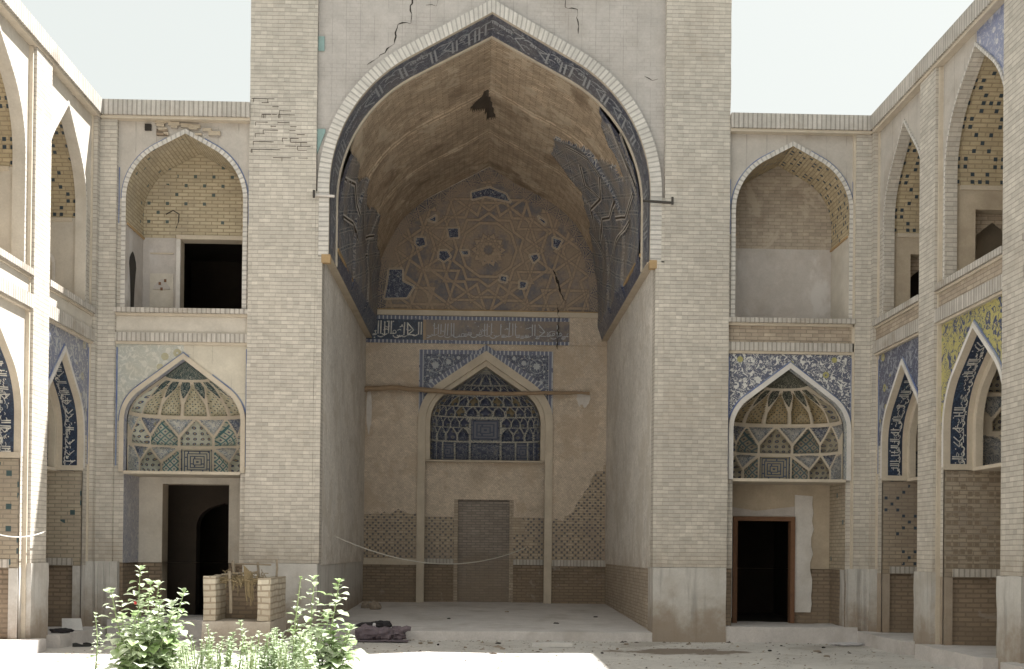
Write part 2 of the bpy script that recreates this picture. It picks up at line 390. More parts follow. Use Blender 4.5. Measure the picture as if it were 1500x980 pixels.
# ------------------------------------------------------------------ mesh builder
ID = lambda p: p
SPLIT = {'side_wall', 'jamb', 'cornice', 'glazed_panel', 'rosette', 'crack', 'lime_patch', 'pilaster_rib', 'tile_line', 'tile_border', 'niche_side', 'broken_edge'}
class MB:
    def __init__(s, T=None): s.v = []; s.f = []; s.uv = []; s.mi = []; s.T = T or ID; s.mats = []
    def mat(s, name):
        if name not in s.mats: s.mats.append(name)
        return s.mats.index(name)
    def face(s, pts, m, uv=None):
        n0 = len(s.v); s.v += [s.T(p) for p in pts]; s.f.append(tuple(range(n0, n0 + len(pts))))
        if uv is None:
            a = Vector(pts[1]) - Vector(pts[0]); b = Vector(pts[2]) - Vector(pts[0]); n = a.cross(b)
            if n.length < 1e-9 and len(pts) > 3: n = (Vector(pts[2]) - Vector(pts[0])).cross(Vector(pts[3]) - Vector(pts[0]))
            x, y, z = abs(n.x), abs(n.y), abs(n.z)
            if z > x and z > y: uv = [(p[0], p[1]) for p in pts]
            elif y >= x: uv = [(p[0], p[2]) for p in pts]
            else: uv = [(p[1], p[2]) for p in pts]
        s.uv.append(uv); s.mi.append(s.mat(m))
    def box(s, x0, x1, y0, y1, z0, z1, m, skip=''):
        P = lambda i, j, k: ((x0, x1)[i], (y0, y1)[j], (z0, z1)[k])
        if 'f' not in skip: s.face([P(0,0,0), P(1,0,0), P(1,0,1), P(0,0,1)], m)
        if 'b' not in skip: s.face([P(1,1,0), P(0,1,0), P(0,1,1), P(1,1,1)], m)
        if 'l' not in skip: s.face([P(0,1,0), P(0,0,0), P(0,0,1), P(0,1,1)], m)
        if 'r' not in skip: s.face([P(1,0,0), P(1,1,0), P(1,1,1), P(1,0,1)], m)
        if 't' not in skip: s.face([P(0,0,1), P(1,0,1), P(1,1,1), P(0,1,1)], m)
        if 'd' not in skip: s.face([P(0,1,0), P(1,1,0), P(1,0,0), P(0,0,0)], m)
    def rough_box(s, x0, x1, y0, y1, z0, z1, m, j=.01, cell=.12, seed=0):
        """a box whose surface is gridded and worn"""
        rnd = lambda p: Vector((mnoise.noise(Vector(p) * 3.1 + Vector((seed, 0, 0))), mnoise.noise(Vector(p) * 3.1 + Vector((7, seed, 1))), mnoise.noise(Vector(p) * 3.1 + Vector((3, 5, seed))))) * j
        def grid(o, a, b, la, lb):
            na = max(1, int(la / cell)); nb = max(1, int(lb / cell))
            for i in range(na):
                for k in range(nb):
                    q = []
                    for (ii, kk) in ((i, k), (i + 1, k), (i + 1, k + 1), (i, k + 1)):
                        p = Vector(o) + Vector(a) * (ii / na) + Vector(b) * (kk / nb); q.append(p)
                    uv0 = s._uv(q); s.face([tuple(p + rnd(p)) for p in q], m, uv0)
        dx, dy, dz = x1 - x0, y1 - y0, z1 - z0
        grid((x0, y0, z0), (dx, 0, 0), (0, 0, dz), dx, dz); grid((x1, y1, z0), (-dx, 0, 0), (0, 0, dz), dx, dz)
        grid((x0, y1, z0), (0, -dy, 0), (0, 0, dz), dy, dz); grid((x1, y0, z0), (0, dy, 0), (0, 0, dz), dy, dz)
        grid((x0, y0, z1), (dx, 0, 0), (0, dy, 0), dx, dy)
    def _uv(s, pts):
        n = (Vector(pts[1]) - Vector(pts[0])).cross(Vector(pts[2]) - Vector(pts[0])); x, y, z = abs(n.x), abs(n.y), abs(n.z)
        if z > x and z > y: return [(p[0], p[1]) for p in pts]
        if y >= x: return [(p[0], p[2]) for p in pts]
        return [(p[1], p[2]) for p in pts]
    def tube(s, path, r, m, n=7, cap=True):
        rr = r if hasattr(r, '__len__') else [r] * len(path)
        P = [Vector(p) for p in path]; rings = []
        for i, p in enumerate(P):
            d = (P[min(i + 1, len(P) - 1)] - P[max(i - 1, 0)]).normalized()
            a = d.cross(Vector((0, 0, 1)) if abs(d.z) < .9 else Vector((1, 0, 0))).normalized(); b = d.cross(a)
            rings.append([tuple(p + (a * cos(2 * pi * k / n) + b * sin(2 * pi * k / n)) * rr[i]) for k in range(n)])
        L = 0
        for i in range(len(P) - 1):
            dl = (P[i + 1] - P[i]).length
            for k in range(n):
                k2 = (k + 1) % n
                s.face([rings[i][k], rings[i][k2], rings[i + 1][k2], rings[i + 1][k]], m, [(k * .02, L), (k * .02 + .02, L), (k * .02 + .02, L + dl), (k * .02, L + dl)])
            L += dl
        if cap:
            s.face(rings[0][::-1], m, [(0, 0)] * n); s.face(rings[-1], m, [(0, 0)] * n)
    def slab(s, poly, y0, y1, m, axis='y'):
        """prism of a polygon in (x,z), between y0 (front) and y1"""
        s.face([(x, y0, z) for x, z in poly], m)
        n = len(poly)
        for i in range(n):
            a, b = poly[i], poly[(i + 1) % n]
            s.face([(a[0], y0, a[1]), (a[0], y1, a[1]), (b[0], y1, b[1]), (b[0], y0, b[1])], m)
    def islands(s):
        """the welded pieces of the mesh, each as a builder of its own"""
        par = {}
        def find(a):
            while par[a] != a: par[a] = par[par[a]]; a = par[a]
            return a
        key = [tuple(round(c, 3) for c in v) for v in s.v]
        for k in key: par.setdefault(k, k)
        for f in s.f:
            a = find(key[f[0]])
            for i in f[1:]: par[find(key[i])] = a
        grp = {}
        for n, f in enumerate(s.f): grp.setdefault(find(key[f[0]]), []).append(n)
        out = []
        for idx in grp.values():
            m = MB(); m.mats = s.mats
            for n in idx:
                n0 = len(m.v); m.v += [s.v[i] for i in s.f[n]]; m.f.append(tuple(range(n0, len(m.v)))); m.uv.append(s.uv[n]); m.mi.append(s.mi[n])
            out.append(m)
        return out
    def build(s, name, parent=None, root=None, smooth=False):
        if name in SPLIT:
            return [m.build_one(name, parent, smooth) for m in s.islands()][0]
        return s.build_one(name, parent, smooth)
    def build_one(s, name, parent=None, smooth=False):
        me = bpy.data.meshes.new(name)
        off = Vector((0, 0, 0))
        q = parent
        while q is not None: off += q.location; q = q.parent
        vs = [(v[0] - off.x, v[1] - off.y, v[2] + ZO - off.z) for v in s.v]
        me.from_pydata(vs, [], s.f)
        l = me.uv_layers.new(name='UVMap')
        flat = [c for u in s.uv for p in u for c in p]
        l.data.foreach_set('uv', flat)
        for n in s.mats: me.materials.append(MAT[n])
        me.polygons.foreach_set('material_index', s.mi)
        if smooth: me.polygons.foreach_set('use_smooth', [True] * len(s.f))
        me.update(); me.validate()
        o = bpy.data.objects.new(name, me); COL.objects.link(o)
        if parent: o.parent = parent
        return o

def recentre(o):
    """put a single-mesh thing's origin at its base"""
    co = np.empty(len(o.data.vertices) * 3); o.data.vertices.foreach_get('co', co); co = co.reshape(-1, 3)
    c = Vector(((co[:, 0].min() + co[:, 0].max()) / 2, (co[:, 1].min() + co[:, 1].max()) / 2, co[:, 2].min()))
    o.data.transform(Matrix.Translation(-c)); o.location = c; return o
def tag(o, label, cat, group=None, kind=None):
    if label: o['label'] = label
    if cat: o['category'] = cat
    if group: o['group'] = group
    if kind: o['kind'] = kind
    return o
def thing(name, label, cat, loc, group=None):
    o = bpy.data.objects.new(name, None); COL.objects.link(o); o.location = (loc[0], loc[1], loc[2] + ZO)
    o.empty_display_size = .2
    return tag(o, label, cat, group)
def sub(name, parent):      # an intermediate part that only gathers its pieces is avoided: parts are meshes
    return parent

# ------------------------------------------------------------------ arches
def arch_half(hw, h, r, n=16, m=8):
    c = hw - r; ph = atan2(c, h) + asin(min(1, r / hypot(h, c)))
    p = [(c + r * cos(ph * i / n), r * sin(ph * i / n)) for i in range(n + 1)]; a = p[-1]
    return p + [(a[0] * (1 - i / m), a[1] + (h - a[1]) * i / m) for i in range(1, m + 1)]
def arch(cx, hw, zs, h, r, n=16, m=8):
    p = arch_half(hw, h, r, n, m)
    return [(cx - x, zs + z) for x, z in p] + [(cx + x, zs + z) for x, z in reversed(p[:-1])]
def grow(hw, h, r, w):      # the same arch, w further out
    c = hw - r; ph = atan2(c, h) + asin(min(1, r / hypot(h, c)))
    return hw + w, (r + w + c * cos(ph)) / sin(ph), r + w
def lens(p):
    L = [0]
    for a, b in zip(p, p[1:]): L.append(L[-1] + hypot(b[0] - a[0], b[1] - a[1]))
    return L
def jambs(p, zb): return [(p[0][0], zb)] + p + [(p[-1][0], zb)]

def over_arch(mb, p, x0, x1, ztop, y, m):
    """the wall face above and beside an arch line (from its springing up)"""
    zs = p[0][1]
    for a, b in zip(p, p[1:]):
        if b[0] - a[0] < 1e-6: continue
        mb.face([(a[0], y, a[1]), (b[0], y, b[1]), (b[0], y, ztop), (a[0], y, ztop)], m)
    for (a, b) in ((x0, p[0][0]), (p[-1][0], x1)):
        if b - a > 1e-4: mb.face([(a, y, zs), (b, y, zs), (b, y, ztop), (a, y, ztop)], m)
def beside(mb, p, x0, x1, z0, y, m):
    zs = p[0][1]
    for (a, b) in ((x0, p[0][0]), (p[-1][0], x1)):
        if b - a > 1e-4: mb.face([(a, y, z0), (b, y, z0), (b, y, zs), (a, y, zs)], m)
def soffit(mb, p, y0, y1, m, q=None, ny=1, swap=False):
    """surface along a profile from y0 to y1; q = the profile at y1 when it differs"""
    q = q or p; L = lens(p)
    for i in range(len(p) - 1):
        for j in range(ny):
            k0, k1 = j / ny, (j + 1) / ny
            P = lambda i, k: (p[i][0] * (1 - k) + q[i][0] * k, y0 * (1 - k) + y1 * k, p[i][1] * (1 - k) + q[i][1] * k)
            ya, yb = y0 * (1 - k0) + y1 * k0, y0 * (1 - k1) + y1 * k1
            uv = [(L[i], ya), (L[i + 1], ya), (L[i + 1], yb), (L[i], yb)]
            if swap: uv = [(b, a) for a, b in uv]
            mb.face([P(i, k0), P(i + 1, k0), P(i + 1, k1), P(i, k1)], m, uv)
def ring(mb, p, q, y0, y1, m, edge=True, zoff=0.03):
    """flat ring between profiles p (inner) and q (outer) at depth y0, with its outer edge back to y1"""
    L = lens(p)
    w = .3
    for i in range(len(p) - 1):
        mb.face([(p[i][0], y0, p[i][1]), (p[i+1][0], y0, p[i+1][1]), (q[i+1][0], y0, q[i+1][1]), (q[i][0], y0, q[i][1])], m,
                [(L[i], zoff), (L[i+1], zoff), (L[i+1], zoff + w), (L[i], zoff + w)])
        if edge:
            mb.face([(q[i][0], y0, q[i][1]), (q[i+1][0], y0, q[i+1][1]), (q[i+1][0], y1, q[i+1][1]), (q[i][0], y1, q[i][1])], m,
                    [(L[i], .1), (L[i+1], .1), (L[i+1], .1 + y1 - y0), (L[i], .1 + y1 - y0)])

# ------------------------------------------------------------------ inscription strokes
def script(mb, F, L, H, seed, m='script_white', dens=1.0, w0=.032, skip=None):
    """white letter strokes laid over a band; F(s, v) -> point, s along 0..L, v across 0..H"""
    R = random.Random(seed); cnt = [0]
    def stroke(pts, w):
        pts = [(a, b) for a, b in pts]
        for i in range(len(pts) - 1):
            cnt[0] += 1; e = (cnt[0] % 23) * .00022
            (a, b), (c, d) = pts[i], pts[i + 1]
            if not (0 <= a <= L and 0 <= c <= L): continue
            if skip and skip(a): continue
            l = hypot(c - a, d - b) or 1
            nx, ny = -(d - b) / l, (c - a) / l
            k0 = w * (.65 + .35 * sin(pi * (i + .3) / len(pts))); k1 = w * (.65 + .35 * sin(pi * (i + 1.1) / len(pts)))
            cl = lambda v: min(max(v, .02 * H), .98 * H)
            q = [(a - nx * k0, cl(b - ny * k0)), (c - nx * k1, cl(d - ny * k1)), (c + nx * k1, cl(d + ny * k1)), (a + nx * k0, cl(b + ny * k0))]
            mb.face([F(min(max(s, 0), L), v, e) for s, v in q], m, [(s, v) for s, v in q])
    def curve(f, n=7): return [f(i / n) for i in range(n + 1)]
    w = w0 * H
    s = .05 * H
    while s < L:
        k = R.random(); b = H * R.uniform(.16, .30)
        if k < .34:     # a tall upright, often paired
            t = H * R.uniform(.80, .95); sl = R.uniform(-.04, .02) * H
            stroke([(s, b), (s + sl, t)], w * 1.25); s2 = s + .13 * H
            if R.random() < .5: stroke([(s2, b), (s2 + sl, t)], w * 1.25); s += .13 * H
            stroke(curve(lambda q: (s + .05 * H + q * .3 * H, b - .06 * H * sin(pi * q))), w)
            s += .20 * H
        elif k < .50:   # bowl below the line
            rr = H * R.uniform(.12, .2)
            stroke(curve(lambda q: (s + rr - rr * cos(pi * q), b + .04 * H - rr * .8 * sin(pi * q))), w * 1.1)
            s += 1.6 * rr
        elif k < .62:   # long diagonal
            stroke([(s, b), (s + .35 * H, b + .02 * H)], w); stroke([(s + .34 * H, b), (s + .05 * H, H * .48), (s + .38 * H, H * .86)], w * 1.05)
            s += .34 * H
        elif k < .80:   # loop
            rr = H * R.uniform(.055, .09)
            stroke(curve(lambda q: (s + rr * cos(2 * pi * q), b + .08 * H + rr * sin(2 * pi * q)), 8), w * .8)
            stroke([(s, b), (s + .22 * H, b)], w); s += .17 * H
        else:           # teeth
            for i in range(3):
                stroke([(s + i * .07 * H, b), (s + i * .07 * H + .01 * H, b + .12 * H)], w * .9)
            stroke(curve(lambda q: (s + .2 * H * q, b - .03 * H * sin(pi * q))), w); s += .22 * H
        if R.random() < .75 * dens:     # a second, smaller line of letters above
            c = s - R.uniform(.05, .3) * H; d = H * R.uniform(.45, .68); rr = H * R.uniform(.07, .14)
            if R.random() < .5: stroke(curve(lambda q: (c + rr * cos(pi * (1 + q)), d + rr * .7 * sin(pi * (1 + q)))), w * .75)
            else: stroke([(c - rr, d), (c, d + .04 * H), (c + rr * 1.3, d - .02 * H)], w * .75)
        if R.random() < .6:
            c = s - R.uniform(0, .2) * H; d = H * R.choice((.08, .42, .72, .9)); e = w * 1.2
            stroke([(c - e, d), (c + e, d)], e)

# ------------------------------------------------------------------ stalactite (muqarnas) vault
def inpoly(P, X, Y):
    """signed test: inside mask and distance to the edge for arrays X, Y"""
    ins = np.zeros(X.shape, bool); dist = np.full(X.shape, 9.)
    n = len(P)
    for i in range(n):
        x0, y0 = P[i]; x1, y1 = P[(i + 1) % n]
        c = ((y0 > Y) != (y1 > Y)) & (X < (x1 - x0) * (Y - y0) / ((y1 - y0) or 1e-9) + x0); ins ^= c
        dx, dy = x1 - x0, y1 - y0; t = np.clip(((X - x0) * dx + (Y - y0) * dy) / (dx * dx + dy * dy + 1e-12), 0, 1)
        dist = np.minimum(dist, np.hypot(X - x0 - t * dx, Y - y0 - t * dy))
    return ins, dist

def sym(cells):
    out = []
    for P, mname, d in cells:
        out.append((P, mname, d))
        if abs(sum(x for x, _ in P)) > .05: out.append(([(-x, y) for x, y in P], mname, d))
    return out
def big_cells(brown_shaded=False):
    C = []
    C.append(([(-.165, .015), (.165, .015), (.165, .235), (-.165, .235)], 'cell_fret', .012))
    C.append(([(.19, .015), (.385, .015), (.385, .11), (.19, .225)], 'cell_cross', .02))
    C.append(([(.41, .015), (.41, .10), (.49, .165), (.565, .235), (.64, .165), (.72, .10), (.72, .015)], 'cell_star', .10))
    C.append(([(.745, .015), (.985, .015), (.985, .24), (.87, .22), (.745, .11)], 'cell_pale', .03))
    C.append(([(.22, .245), (.41, .135), (.54, .245), (.38, .255)], 'cell_pale', .02))
    C.append(([(.60, .245), (.73, .135), (.86, .245)], 'cell_flor', .02))
    for c, mm in ((0, 'cell_star'), (.37, 'cell_cross'), (.74, 'cell_star')):
        C.append(([(c - .165, .275), (c - .165, .345), (c - .09, .42), (c, .505), (c + .09, .42), (c + .165, .345), (c + .165, .275)], mm, .10))
    for c in (.185, .555, .925):
        C.append(([(c - .155, .515), (c, .375), (c + .155, .515)], 'cell_pale' if c != .555 else 'cell_flor', .02))
    for c, mm in ((0, 'cell_dots'), (.285, 'cell_dots'), (.57, 'cell_dots'), (.85, 'cell_star')):
        C.append(([(c - .118, .55), (c - .118, .65), (c - .07, .74), (c, .825), (c + .07, .74), (c + .118, .65), (c + .118, .55)], mm, .09))
    for c in (.142, .428, .71):
        C.append(([(c, .70), (c - .105, .80), (c - .095, .84), (c + .095, .84), (c + .105, .80)], 'cell_teal', .02))
    C.append(([(-1.2, .862), (1.2, .862), (1.2, 1.1), (-1.2, 1.1)], 'cell_teal', .0))
    C = [(P, m_ + '_b' if brown_shaded else m_, d * 1.9) for P, m_, d in C]
    return sym(C)
def small_cells():
    C = [([(-.16, .24), (.16, .24), (.16, .47), (-.16, .47)], 'deep_fret', .01)]
    for c, w, mm in ((0, .16, 'deep_flor'), (.27, .085, 'deep_flor'), (.47, .085, 'deep_fret'), (.64, .06, 'deep_flor'), (.80, .075, 'deep_flor'), (.935, .045, 'deep_star')):
        C.append(([(c - w, .01), (c + w, .01), (c + w, .215), (c - w, .215)], mm, .008))
    def tier(z0, z1, cs, w, mats, dep, fill='deep_flor'):
        hz = z1 - z0
        for i, c in enumerate(cs):
            C.append(([(c - w, z0), (c - w, z0 + hz * .48), (c - w * .5, z0 + hz * .78), (c, z1), (c + w * .5, z0 + hz * .78), (c + w, z0 + hz * .48), (c + w, z0)], mats[i % len(mats)], dep))
        for a, b in zip(cs, cs[1:]):
            c = (a + b) / 2; q = (b - a) / 2 * .62
            C.append(([(c - q, z1 - .002), (c, z0 + hz * .58), (c + q, z1 - .002)], fill, .0))
    tier(.235, .375, [.25, .42, .60, .78, .94], .07, ['deep_flor', 'deep_star', 'deep_flor'], .10)
    tier(.385, .485, [.24, .37, .50, .64, .78, .91], .055, ['deep_star', 'deep_flor'], .09)
    tier(.50, .60, [0, .155, .31, .465, .62, .775, .92], .062, ['deep_star', 'deep_flor', 'deep_ochre'], .09)
    tier(.61, .71, [0, .155, .31, .465, .62, .775, .92], .062, ['deep_flor', 'deep_ochre'], .08)
    tier(.72, .82, [0, .20, .40, .60, .80], .078, ['deep_star', 'deep_flor'], .07)
    tier(.83, .94, [0, .28, .56, .84], .11, ['deep_flor'], .06)
    return sym(C)
def muqarnas(cx, hw, z0, zs, h, r, y0, depth, cells, base, T=None, na=190, nt=150, p=.62, k_d=.7, rib='rib'):
    prof = arch_half(hw, h, r); zz = [z for _, z in prof]; xx = [x for x, _ in prof]
    ztop = zs + h
    A, Tt = np.meshgrid(np.linspace(-1, 1, na + 1), np.linspace(0, 1, nt + 1), indexing='ij')
    Z = z0 + (ztop - .004 - z0) * Tt
    Wd = np.where(Z <= zs, hw, np.interp(Z - zs, zz, xx)) - .012
    def shape(A, Wd, dsp):
        sx = np.sign(A) * np.abs(np.sin(np.abs(A) * pi / 2)) ** .93; sy = np.abs(np.cos(A * pi / 2)) ** p
        # walls stand nearly upright at the base and lean in towards the crown
        dz = (1 - Tt ** 2.6) ** k_d
        X = cx + sx * Wd; Y = y0 + depth * dz * sy
        nx = np.sin(A * pi / 2); ny = np.cos(A * pi / 2)
        return X + nx * dsp * (np.abs(A) < .97), Y + ny * dsp
    big = 'cell' in cells[0][1]
    if big: cells = [([(cx_ + (x - cx_) * 1.02, max(.008, cy_ + (y - cy_) * 1.02)) for x, y in P], mm, d) for P, mm, d in cells for cx_, cy_ in [(sum(x for x, _ in P) / len(P), sum(y for _, y in P) / len(P))]]
    UVS = 1.45 if big else 1.0
    def measure(a, t):
        D = np.zeros(a.shape); I = -np.ones(a.shape, int)
        for k, (P, mm, d) in enumerate(cells):
            ins, dist = inpoly(P, a, t)
            e = np.clip(dist / .018, 0, 1)
            bowl = .022 * e + d * np.sqrt(np.clip(dist / .13, 0, 1))
            D = np.where(ins, bowl, D); I = np.where(ins, k, I)
        return D, I
    D, _ = measure(A, Tt)
    X, Y = shape(A, Wd, D)
    Ac = (A[:-1, :-1] + A[1:, 1:]) / 2; Tc = (Tt[:-1, :-1] + Tt[1:, 1:]) / 2
    _, I = measure(Ac, Tc)
    mb = MB(T)
    mb.v = [mb.T((float(X[i, j]), float(Y[i, j]), float(Z[i, j]))) for i in range(na + 1) for j in range(nt + 1)]
    cen = [(sum(x for x, _ in P) / len(P), sum(y for _, y in P) / len(P)) for P, _, _ in cells]
    arc = hw + depth * .6; H = ztop - z0; n1 = nt + 1
    base_i = mb.mat(base); ci = [mb.mat(mm) for _, mm, _ in cells]
    for i in range(na):
        for j in range(nt):
            k = I[i, j]
            mb.f.append((i * n1 + j, (i + 1) * n1 + j, (i + 1) * n1 + j + 1, i * n1 + j + 1))
            ca, ct = cen[k] if k >= 0 else (0, 0)
            mb.uv.append([((A[q] - ca) * arc * UVS, (Tt[q] - ct) * H * UVS) for q in ((i, j), (i + 1, j), (i + 1, j + 1), (i, j + 1))])
            mb.mi.append(ci[k] if k >= 0 else base_i)
    return mb

# ------------------------------------------------------------------ sky, sun, camera
sc = bpy.context.scene
SUN = Vector((-.547, -.25, -1)).normalized()      # direction in which the light travels
elev = asin(-SUN.z); az = atan2(-SUN.x, -SUN.y)   # azimuth of the sun from +Y towards +X
W = bpy.data.worlds.new('World'); sc.world = W; W.use_nodes = True
nt = W.node_tree; bg = nt.nodes['Background']
sky = nt.nodes.new('ShaderNodeTexSky'); sky.sky_type = 'NISHITA'; sky.sun_disc = False
sky.sun_elevation = elev; sky.sun_rotation = az; sky.air_density = 1.0; sky.dust_density = 6.0; sky.ozone_density = .6; sky.altitude = 0
nt.links.new(sky.outputs[0], bg.inputs[0]); bg.inputs[1].default_value = .15
hz = nt.nodes.new('ShaderNodeBackground'); hz.inputs[0].default_value = (.965, 1.0, .93, 1); hz.inputs[1].default_value = .29   # dusty white haze of the whole sky
mxw = nt.nodes.new('ShaderNodeMixShader'); mxw.inputs[0].default_value = .93
nt.links.new(bg.outputs[0], mxw.inputs[1]); nt.links.new(hz.outputs[0], mxw.inputs[2]); nt.links.new(mxw.outputs[0], nt.nodes['World Output'].inputs[0])
sl = bpy.data.lights.new('sun', 'SUN'); sl.energy = 4.8; sl.angle = radians(.55); sl.color = (1, .965, .91)
so = bpy.data.objects.new('sun', sl); COL.objects.link(so); so.location = (0, 0, 20)
so.rotation_euler = SUN.to_track_quat('-Z', 'Y').to_euler()
cd = bpy.data.cameras.new('camera'); cam = bpy.data.objects.new('camera', cd); COL.objects.link(cam); sc.camera = cam
f = Vector((0.02838118, 0.99955908, 0.00872654)); r_ = Vector((0.99953944, -0.02847229, 0.01049941)); u_ = Vector((-0.01074324, -0.00842453, 0.9999068))
mw = Matrix((r_, u_, -f)).transposed().to_4x4(); mw.translation = Vector((0, -18.15, ZO)); cam.matrix_world = mw
cd.sensor_width = 36; cd.lens = 39.6; cd.shift_y = .2014; cd.clip_end = 500; cd.clip_start = .05
sc.view_settings.view_transform = 'Standard'; sc.view_settings.look = 'None'; sc.view_settings.exposure = 1.58; sc.view_settings.gamma = 1
sc.cycles.max_bounces = 9; sc.cycles.diffuse_bounces = 8; sc.cycles.glossy_bounces = 2; sc.cycles.use_denoising = True
sc.cycles.sample_clamp_indirect = 8; sc.render.engine = 'CYCLES'

# ------------------------------------------------------------------ ground
mb = MB()
N = 46
def gx(i): return -40 + 80 * i / N
def gz(x, y): return -1.45 + (.012 * mnoise.noise(Vector((x * .8, y * .8, 0))) if y < .2 and abs(x) < 6.5 else 0)
xs = [-60, -30, -12] + [-6.6 + 13.2 * i / 66 for i in range(67)] + [12, 30, 60]
ys = [-60, -30] + [-18 + 18.2 * i / 90 for i in range(91)] + [9, 20, 60]
for i in range(len(xs) - 1):
    for j in range(len(ys) - 1):
        q = [(xs[i], ys[j]), (xs[i+1], ys[j]), (xs[i+1], ys[j+1]), (xs[i], ys[j+1])]
        mb.face([(x, y, gz(x, y)) for x, y in q], 'ground')
tag(mb.build('ground', smooth=True), None, None, kind='structure')
# grit, straw and small stones lying about
mb = MB(); R = random.Random(19)
for k in range(900):
    x, y = R.uniform(-5.6, 6.0), R.uniform(-5.0, -.05) if R.random() < .8 else R.uniform(-.25, -.05)
    a = R.uniform(0, 6.3); q = R.uniform(.006, .02) * (2.2 if R.random() < .06 else 1); l = q * R.choice((1.2, 1.6, 2.5))
    z = -1.45 + .012 * mnoise.noise(Vector((x * .8, y * .8, 0))) - .002; c_, s_ = cos(a), sin(a)
    b = [(x + c_ * l * u - s_ * q * v, y + s_ * l * u + c_ * q * v, z) for u, v in ((-1, -.6), (.7, -1), (1, .5), (-.4, 1))]; t_ = (x + q * .2, y, z + q * R.uniform(.5, 1.1))
    mm = R.choice(('rubble', 'rubble', 'grey_wood', 'strap_dark'))
    for u in range(4): mb.face([b[u], b[(u + 1) % 4], t_], mm)
tag(mb.build('grit'), 'grit, straw and small stones strewn over the court floor', 'grit', kind='stuff')

# ------------------------------------------------------------------ the portal
CXP = .11
portal = thing('portal', 'tall central brick portal with a deep pointed vault, cracked grey spandrels and blue inscription', 'portal', (CXP, 0, -1.45))
# piers
for sx, (x0, x1) in ((-1, (-3.77, -2.70)), (1, (2.94, 4.0))):
    mb = MB(); mb.rough_box(x0, x1, 0, 1.2, -.24, 9.45, 'pale_brick', .007, .10, seed=sx + 5); mb.box(x0 + .01, x1 - .01, 1.2, 8.14, -.24, 9.45, 'pale_brick')
    pier = mb.build('pier', portal)
    b = MB()
    if sx > 0:
        b.rough_box(2.80, 3.985, -.035, .5, -1.6, -.245, 'base_plaster', .008)
        b.build('pier_base', pier)
    else:
        b.rough_box(-3.79, -2.60, -.03, .5, -1.6, -.245, 'base_plaster', .008, seed=4); b.build('pier_base', pier)
# slight wall strips between pier edge and jamb (brick continuing below the arch ring)
mb = MB()
hw, h, rr = 2.60, 2.90, 2.45
P0 = arch(CXP, hw, 5.82, h, rr, 26, 14)
hw2, h2, r2 = grow(hw, h, rr, .185); P1 = arch(CXP, hw2, 5.82, h2, r2, 26, 14)
over_arch(mb, P1, -2.70, 2.94, 9.45, .10, 'grey_plaster')
beside(mb, P1, -2.70, 2.94, 4.70, .10, 'grey_plaster'); mb.build('spandrel_wall', portal)
mb = MB()
mb.box(-2.70, -2.585, .012, .3, -.24, 4.70, 'pale_brick'); mb.box(-2.70, -2.652, .012, .09, 4.701, 5.75, 'pale_brick'); mb.box(2.892, 2.94, .012, .09, 4.701, 5.75, 'pale_brick'); mb.box(2.80, 2.94, .012, .3, -.24, 4.72, 'pale_brick')
mb.build('jamb', portal)
mb = MB()
ring(mb, jambs(P0, 4.72), jambs(P1, 4.72), .02, .12, 'ring_brick')
soffit(mb, jambs(P0, 4.72), .02, .10, 'trim_plaster')
for x in (P0[0][0], P1[-1][0] - .2): mb.box(x - .001 if x > 0 else x - .2, x + .2 if x > 0 else x, .02, .12, 4.715, 4.72, 'ring_brick')
mb.build('arch_ring', portal)
# splayed inscription band
ih, ihh, ir = 2.575, 2.83, 2.42
Pi = arch(CXP, ih, 5.82, ihh, ir, 26, 14)
A0 = jambs(P0, 4.72); A1 = jambs(Pi, 4.72)
mb = MB(); soffit(mb, A0, .10, .72, 'tile_script_portal', q=A1)
band = mb.build('inscription_band', portal)
LA = lens(A0)
def Fband(s, v, e=0, H=.62):
    k = .06 + .88 * v / H
    import bisect
    i = min(max(bisect.bisect(LA, s) - 1, 0), len(A0) - 2); t = (s - LA[i]) / (LA[i+1] - LA[i])
    a = [A0[i][q] * (1 - t) + A0[i+1][q] * t for q in (0, 1)]; b = [A1[i][q] * (1 - t) + A1[i+1][q] * t for q in (0, 1)]
    x, z = a[0] * (1 - k) + b[0] * k, a[1] * (1 - k) + b[1] * k
    cxx, czz = CXP, 5.2
    d = hypot(x - cxx, z - czz); o = .008 + e
    return (x - (x - cxx) / d * o, .10 + .62 * k - .004, z - (z - czz) / d * o)
mb = MB(); script(mb, Fband, LA[-1], .62, 11, m='rosette_white', w0=.026, skip=lambda s: 8.55 < s < 9.1)
mb.build('lettering', band)
mb = MB(); # thin ribs either side of the band
def rib_along(mb, prof, y, w, t, m):
    L = lens(prof)
    c = (CXP, 5.2)
    inn = [(x - (x - c[0]) / hypot(x - c[0], z - c[1]) * t, z - (z - c[1]) / hypot(x - c[0], z - c[1]) * t) for x, z in prof]
    for i in range(len(prof) - 1):
        a, b, p, q = prof[i], prof[i+1], inn[i], inn[i+1]; uv = [(L[i], 0), (L[i+1], 0), (L[i+1], t), (L[i], t)]
        mb.face([(a[0], y, a[1]), (b[0], y, b[1]), (q[0], y, q[1]), (p[0], y, p[1])], m, uv)
        mb.face([(p[0], y, p[1]), (q[0], y, q[1]), (q[0], y + w, q[1]), (p[0], y + w, p[1])], m, uv)
        mb.face([(a[0], y + w, a[1]), (b[0], y + w, b[1]), (q[0], y + w, q[1]), (p[0], y + w, p[1])], m, uv)
rib_along(mb, A1, .72, .05, .03, 'trim_plaster')
mb.build('vault_rib', portal)

